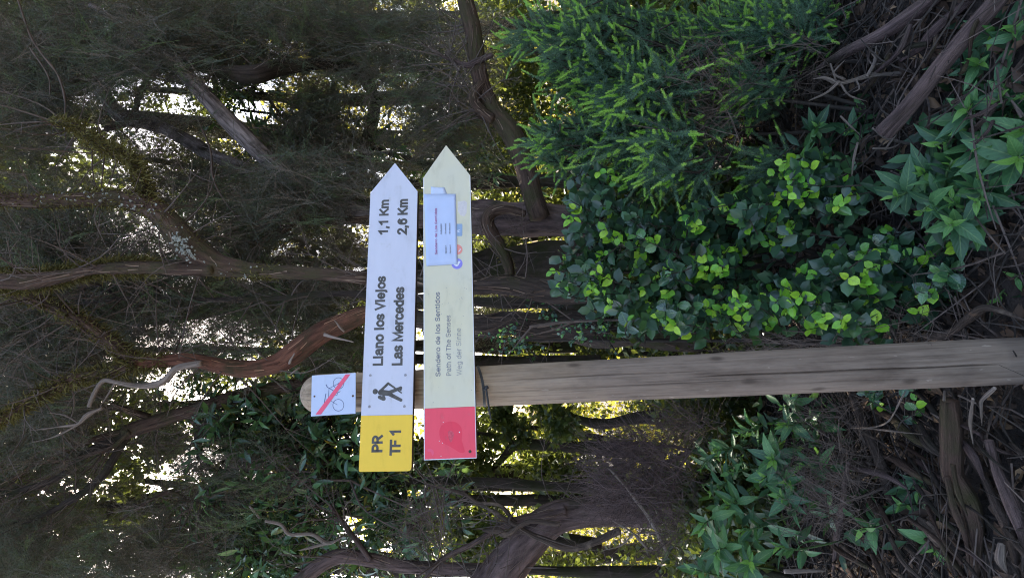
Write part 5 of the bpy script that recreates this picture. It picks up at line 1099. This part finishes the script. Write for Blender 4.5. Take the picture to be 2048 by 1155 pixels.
def mk(b, me, label):
    o = obj(b.name, me); o.parent = sign; o.matrix_parent_inverse = Matrix.Translation((-PX, -PY, 0)); o.matrix_basis = b.M; o['label'] = label; return o
def rnd_corner(pts, k, r, n=5):
    """round corner k of an outline"""
    p = np.array(pts, float); a_, b_, c_ = p[k - 1], p[k], p[(k + 1) % len(p)]; u, v = unit(a_ - b_), unit(c_ - b_); out = []
    for t in np.linspace(0, 1, n): q0, q1, q2 = b_ + u * r, b_, b_ + v * r; out.append(tuple((1 - t) ** 2 * q0 + 2 * t * (1 - t) * q1 + t * t * q2))
    return [tuple(x) for x in p[:k]] + out + [tuple(x) for x in p[k + 1:]]

# white board
W = Board('direction_board', '', (770, 942), (788, 384))
H = .0795; xy_ = W.loc(772.5, 829.5)[0]; xs_ = W.len; xt = W.loc(791, 326)[0]
o_ = [(xy_, -H), (xs_, -H), (xt, 0), (xs_, H), (xy_, H)]
bw = mk(W, prism(o_, 0, .030, None, [M_WHITE, M_EDGE], 'board'), 'white arrow board with grey routed lettering and a walker, pointing right')
yl = [(0, -H), (xy_ - .0005, -H), (xy_ - .0005, H), (0, H)]; yl = rnd_corner(yl, 3, .006); yl = rnd_corner(yl, 0, .012)
child(bw, 'yellow_panel', prism(yl, 0.0003, .030, None, [M_YELLOW, M_EDGE], 'yellow_panel'))
def line(b, parent, body, xa, xb, ya, yb, m_, bold, y=-.0003):
    """photo rows: xa = cap line, xb = base line, ya = start (lower end), yb = end"""
    x0, z0 = b.loc(xb, ya); x1, _ = b.loc((xa + xb) / 2, yb); _, z1 = b.loc(xa, ya); _, zz0 = b.loc(xb, ya)
    return child(parent, 'lettering', text_mesh(body, x0, x1, zz0, z1, y, m_, bold))
line(W, bw, 'PR', 742, 765, 903.5, 869, M_INK, .03, 0.0); line(W, bw, 'TF 1', 778, 801, 910, 860, M_INK, .03, 0.0)
line(W, bw, 'Llano los Viejos', 745, 766, 730.5, 552, M_INK, .03); line(W, bw, 'Las Mercedes', 783, 805, 730, 573.5, M_INK, .03)
line(W, bw, '1,1 Km', 756.5, 776, 469, 399.5, M_INK, .03); line(W, bw, '2,6 Km', 793.5, 814.5, 468.5, 398, M_INK, .03)
for q_ in ((740.5, 750), (810.5, 749.5), (738.5, 812.5), (808.5, 812)): screw(bw, W, *q_)
# walker: zoomed frame (720 + x/4.815, 720 + y/4.815)
zf = lambda x, y: W.loc(720 + x / 4.815, 720 + y / 4.815)
def capsule(p0, p1, r0, r1, n=8):
    p0, p1 = np.array(p0), np.array(p1); d = unit(p1 - p0); a0 = math.atan2(d[1], d[0]); out = []
    for t in np.linspace(math.pi / 2, 3 * math.pi / 2, n): out.append(tuple(p0 + r0 * np.array([math.cos(a0 + t), math.sin(a0 + t)])))
    for t in np.linspace(-math.pi / 2, math.pi / 2, n): out.append(tuple(p1 + r1 * np.array([math.cos(a0 + t), math.sin(a0 + t)])))
    return out
k_ = 1 / 4.815 / F_PX * 1.85
an = np.arange(20) / 20 * 6.283; hc = zf(147, 300)
wp = [[(hc[0] + 26 * k_ * math.cos(t), hc[1] + 26 * k_ * math.sin(t)) for t in an]]
for p0, p1, r0, r1 in (((200, 308), (288, 318), 28, 25), ((190, 300), (272, 222), 13, 12), ((272, 222), (330, 262), 10, 9), ((330, 262), (398, 312), 7, 7), ((285, 308), (392, 266), 18, 15), ((285, 326), (394, 382), 19, 15), ((188, 354), (226, 370), 17, 19), ((226, 352), (230, 370), 16, 18), ((392, 262), (392, 284), 13, 10)):
    wp.append(capsule(zf(*p0), zf(*p1), r0 * k_, r1 * k_))
child(bw, 'walker_pictogram', flat_pieces(wp, -.0003, .0005, M_INK, 'walker_pictogram'))
# cream board
Cb = Board('direction_board', '', (900.5, 917.5), (893.5, 353))
H2 = .0795; xr = Cb.loc(900, 814)[0]; xs2 = Cb.len; xt2 = Cb.loc(892, 290.5)[0]
bc = mk(Cb, prism([(xr, -H2), (xs2, -H2), (xt2, .001), (xs2, H2), (xr, H2)], 0, .032, None, [M_CREAM, M_EDGE], 'board'), 'cream arrow board with small slate lettering and a taped paper notice, pointing right')
rp = child(bc, 'red_panel', prism([(0, -H2), (xr - .0005, -H2), (xr - .0005, H2), (0, H2)], 0.0003, .032, None, [M_RED, M_EDGE], 'red_panel'))
# white worn rim of the red end and of the board
child(bc, 'worn_rim', flat_pieces([[(0, -H2 + .0004), (.0022, -H2 + .0004), (.0022, H2 - .0004), (0, H2 - .0004)], [(.0024, H2 - .0026), (xs2, H2 - .0026), (xs2, H2 - .0004), (.0024, H2 - .0004)], [(.0024, -H2 + .0004), (xs2, -H2 + .0004), (xs2, -H2 + .002), (.0024, -H2 + .002)]], -.0002, .0006, M_STK_W, 'worn_rim'))
# brighter repainted blot on the red end (zoom frame: 580 + x/3.85, 650 + y/3.85)
zr = lambda x, y: Cb.loc(580 + x / 3.85, 650 + y / 3.85)
def blob(pts, m_, name, y, sub=4):
    q_ = spline(np.array([[*zr(*p), 0, 0] for p in pts + pts[:1]]), .004)[:-1]; o_ = [(a_[0], a_[1]) for a_ in q_]; ar = sum(o_[i][0] * o_[(i + 1) % len(o_)][1] - o_[(i + 1) % len(o_)][0] * o_[i][1] for i in range(len(o_)))
    if ar < 0: o_ = o_[::-1]
    return prism(o_, y, y + .0006, None, [m_, m_], name)
child(bc, 'paint_blot', blob([(1165, 770), (1215, 742), (1275, 745), (1315, 780), (1326, 830), (1322, 880), (1338, 935), (1345, 975), (1310, 978), (1270, 955), (1225, 928), (1180, 905), (1155, 862), (1150, 812)], M_RED2, 'paint_blot', -.0001))
child(bc, 'paint_blot', blob([(1215, 820), (1235, 808), (1262, 830), (1255, 870), (1240, 900), (1222, 870)], M_RED3, 'paint_blot', -.0004))
child(bc, 'paint_blot', blob([(1060, 950), (1095, 955), (1108, 980), (1095, 1005), (1085, 975), (1060, 970)], M_PINK, 'paint_blot', -.0002))
for q_ in ((1305, 822, 5), (1163, 1005, 3), (1150, 890, 3), (1175, 905, 3), (1180, 745, 3)): child(bc, 'paint_chip', disc(*zr(q_[0], q_[1]), q_[2] / 3.85 / F_PX * 1.8, -.0006, .0003, [M_STK_W, M_STK_W], 'paint_chip', 7))
screw(bc, Cb, 940, 902, .0045, M_RUST)
line(Cb, bc, 'Sendero de los Sentidos', 871, 881, 752, 583.5, M_INKB, .0); line(Cb, bc, 'Path of The Senses', 892.5, 902.5, 750.5, 630, M_INKB, -.02); line(Cb, bc, 'Weg der Sinne', 913, 923.5, 750, 656, M_INKL, -.033)
# specks of dirt on the cream board
for _ in range(26):
    px_, py_ = rng.uniform(856, 946), rng.uniform(545, 805); x, z = Cb.loc(px_, py_)
    child(bc, 'dirt_speck', disc(x, z, rng.uniform(.0006, .0014), -.0003, .0003, [M_INKL, M_INKL], 'dirt_speck', 6))
# stickers and paper (zoom frame: 840 + x/6.075, 360 + y/6.075)
zs = lambda x, y: (840 + x / 6.075, 360 + y / 6.075)
def disc_px(x, y, r, m_, name, y0): c = Cb.loc(*zs(x, y)); return child(bc, name, disc(*c, r / 6.075 / F_PX * 1.93, y0, .0003, [m_, m_], name, 28))
disc_px(450, 1015, 68, M_STK_V, 'violet_sticker', -.0004)
chk = flat_pieces(stroke([Cb.loc(*zs(416, 1018)), Cb.loc(*zs(450, 1040)), Cb.loc(*zs(482, 985))], .0032), -.0007, .0001, M_STK_W, 'sticker_mark'); child(bc, 'sticker_mark', chk)
disc_px(452, 845, 66, M_STK_O, 'coral_sticker', -.0004)
child(bc, 'sticker_mark', flat_pieces(stroke([Cb.loc(*zs(468, 870)), Cb.loc(*zs(488, 850)), Cb.loc(*zs(488, 832))], .0014), -.0007, .0001, M_STK_W, 'sticker_mark'))
child(bc, 'blue_sticker', poly(Cb, [zs(435, 532), zs(508, 532), zs(516, 542), zs(514, 668), zs(505, 680), zs(435, 680)], -.0004, .0003, M_STK_B, 'blue_sticker'))
child(bc, 'sticker_mark', flat_pieces([[Cb.loc(*zs(445, 612)), Cb.loc(*zs(492, 600)), Cb.loc(*zs(460, 622))], [Cb.loc(*zs(448, 640)), Cb.loc(*zs(498, 622)), Cb.loc(*zs(462, 625))]], -.0007, .0001, M_STK_W, 'sticker_mark'))
fp = child(bc, 'faded_sticker', poly(Cb, [zs(462, 262), zs(545, 250), zs(572, 275), zs(565, 400), zs(540, 440), zs(495, 430), zs(460, 380)], -.0003, .0003, M_STK_P, 'faded_sticker'))
def paper(pts, y, m_, name, wav=.0008, n=14):
    """slightly rippled sheet stuck to the board; corners in zoom frame: top-left, top-right, bottom-right, bottom-left (board sense)"""
    c = np.array([Cb.loc(*zs(*p)) for p in pts]); V = []
    for i in range(n):
        for j in range(n):
            u, v = i / (n - 1), j / (n - 1); q_ = (c[0] * (1 - u) + c[1] * u) * (1 - v) + (c[3] * (1 - u) + c[2] * u) * v
            V.append((q_[0], y - wav * (math.sin(u * 19 + v * 4) * .4 + math.sin(v * 11 + u * 7) * .4 + .8), q_[1]))
    F = [(i * n + j, i * n + j + 1, (i + 1) * n + j + 1, (i + 1) * n + j) for i in range(n - 1) for j in range(n - 1)]
    me = bpy.data.meshes.new(name); me.from_pydata(V, [], F); me.materials.append(m_); me.polygons.foreach_set('use_smooth', [True] * len(F)); me.update()
    o = child(bc, name, me); sd = o.modifiers.new('thickness', 'SOLIDIFY'); sd.thickness = .0002; return o
paper([(80, 1045), (50, 172), (435, 170), (458, 1022)], -.0012, M_PAPER, 'paper_notice')['label'] = 'pale blue printed paper notice taped over the board'
paper([(132, 190), (135, 82), (300, 92), (332, 180)], -.0005, M_TAPE, 'tape', .0003, 6)
def pline(body, xa, xb, ya, yb, m_, bold):
    a0 = Cb.loc(*zs(xb, ya)); a1 = Cb.loc(*zs((xa + xb) / 2, yb)); a2 = Cb.loc(*zs(xa, ya)); child(bc, 'lettering', text_mesh(body, a0[0], a1[0], a0[1], a2[1], -.0028, m_, bold))
pline('Sendero de Los Sentidos', 182, 212, 905, 345, M_RED_T, .0); pline('DURACION', 250, 266, 657, 535, M_INKB, .0); pline('30 minutos', 302, 320, 657, 530, M_INKL, -.02); pline('45 minutos', 352, 370, 657, 525, M_INKL, -.02)
pline('Opcion 1', 306, 324, 895, 797, M_INKB, .0); pline('Opcion 3', 360, 376, 893, 790, M_INKL, .0)
# no-cycling plate (zoom frame: 600 + x/9.625, 730 + y/9.625)
zp = lambda x, y: (600 + x / 9.625, 730 + y / 9.625)
Pl = Board('no_cycling_plate', '', zp(640, 955), zp(650, 170), .0)
hp = .069; bp = mk(Pl, prism([(0, -hp), (Pl.len, -hp), (Pl.len, hp), (0, hp)], 0, .003, None, [M_PLATE, M_EDGE], 'plate'), 'small pale blue plate with a struck-out bicycle, screwed to the post top')
wl = lambda pts, wd: stroke([Pl.loc(*zp(*p)) for p in pts], wd)
def ring(cx, cy, rx, ry, wd):
    return wl([(cx + rx * math.cos(t), cy + ry * math.sin(t)) for t in np.linspace(0, 2 * math.pi, 41)], wd)
pc = ring(738, 765, 105, 112, .00072) + ring(743, 345, 102, 108, .00065)
for pts, wd in (([(718, 758), (560, 660), (495, 655)], .0006), ([(500, 540), (468, 720)], .0011), ([(545, 640), (558, 440)], .0006), ([(500, 368), (528, 425)], .0012), ([(526, 418), (650, 490), (715, 520)], .0010), ([(565, 440), (740, 350)], .0007), ([(640, 395), (700, 450)], .0006), ([(740, 350), (690, 470)], .0006), ([(560, 650), (720, 520)], .0006), ([(680, 568), (712, 575), (730, 520), (765, 510), (775, 490)], .0006), ([(740, 345), (760, 330)], .0012)):
    pc += wl(pts, wd)
child(bp, 'bicycle_pictogram', flat_pieces(pc, -.0003, .0004, M_BIKE, 'bicycle_pictogram'))
child(bp, 'red_bar', poly(Pl, [zp(300, 945), zp(405, 942), zp(970, 172), zp(880, 172)], -.0009, -.0002, M_PINK, 'red_bar'))
screw(bp, Pl, *zp(278, 597), .0030, M_RUST); screw(bp, Pl, *zp(1018, 588), .0034, M_RUST)
# battens behind the boards that carry them on the post
for b, hh in ((W, .055), (Cb, .06)):
    x0 = b.loc(785, 832)[0]; x1 = b.loc(785, 742)[0]
    child(bw if b is W else bc, 'batten', prism([(x0 - .004, -hh), (x1 + .004, -hh), (x1 + .004, hh), (x0 - .004, hh)], (.0305 if b is W else .0325), .055, None, [M_EDGE, M_EDGE], 'batten'))
# cable tie below the cream board
zt = float(P(964, 768, 1.9)[2]); g = Geo(); n = 48; V = []
for k in range(n):
    t = k / n * 2 * math.pi; r0, r1 = .0658, .0672; zc = zt + .006 * math.sin(t * 2 + 1) + .010 * math.cos(t)
    for r_, dz in ((r0, -.0042), (r1, -.0042), (r1, .0042), (r0, .0042)): V.append((r_ * math.cos(t), r_ * math.sin(t), zc + dz))
F = [(k * 4 + a_, ((k + 1) % n) * 4 + a_, ((k + 1) % n) * 4 + (a_ + 1) % 4, k * 4 + (a_ + 1) % 4) for k in range(n) for a_ in range(4)]
tie = obj('cable_tie', np_mesh('cable_tie', np.array(V), np.array(F), [M_TIE]), sign)
tail0 = P(972, 775, 1.87) - [PX, PY, 0]; tail1 = P(978, 815, 1.85) - [PX, PY, 0]; tail2 = P(982, 838, 1.84) - [PX, PY, 0]
g = Geo(); add_tube(g, [[*tail0, .0035], [*tail1, .0032], [*tail2, .0026]], 6, 0, lump=0); child(tie, 'tie_tail', g.mesh('tie_tail', [M_TIE], True))
g = Geo(); add_tube(g, [[*(tail0 + [-.004, 0, .006]), .006], [*(tail0 + [.004, 0, -.006]), .006]], 6, 0, lump=0); child(tie, 'tie_head', g.mesh('tie_head', [M_TIE], True))
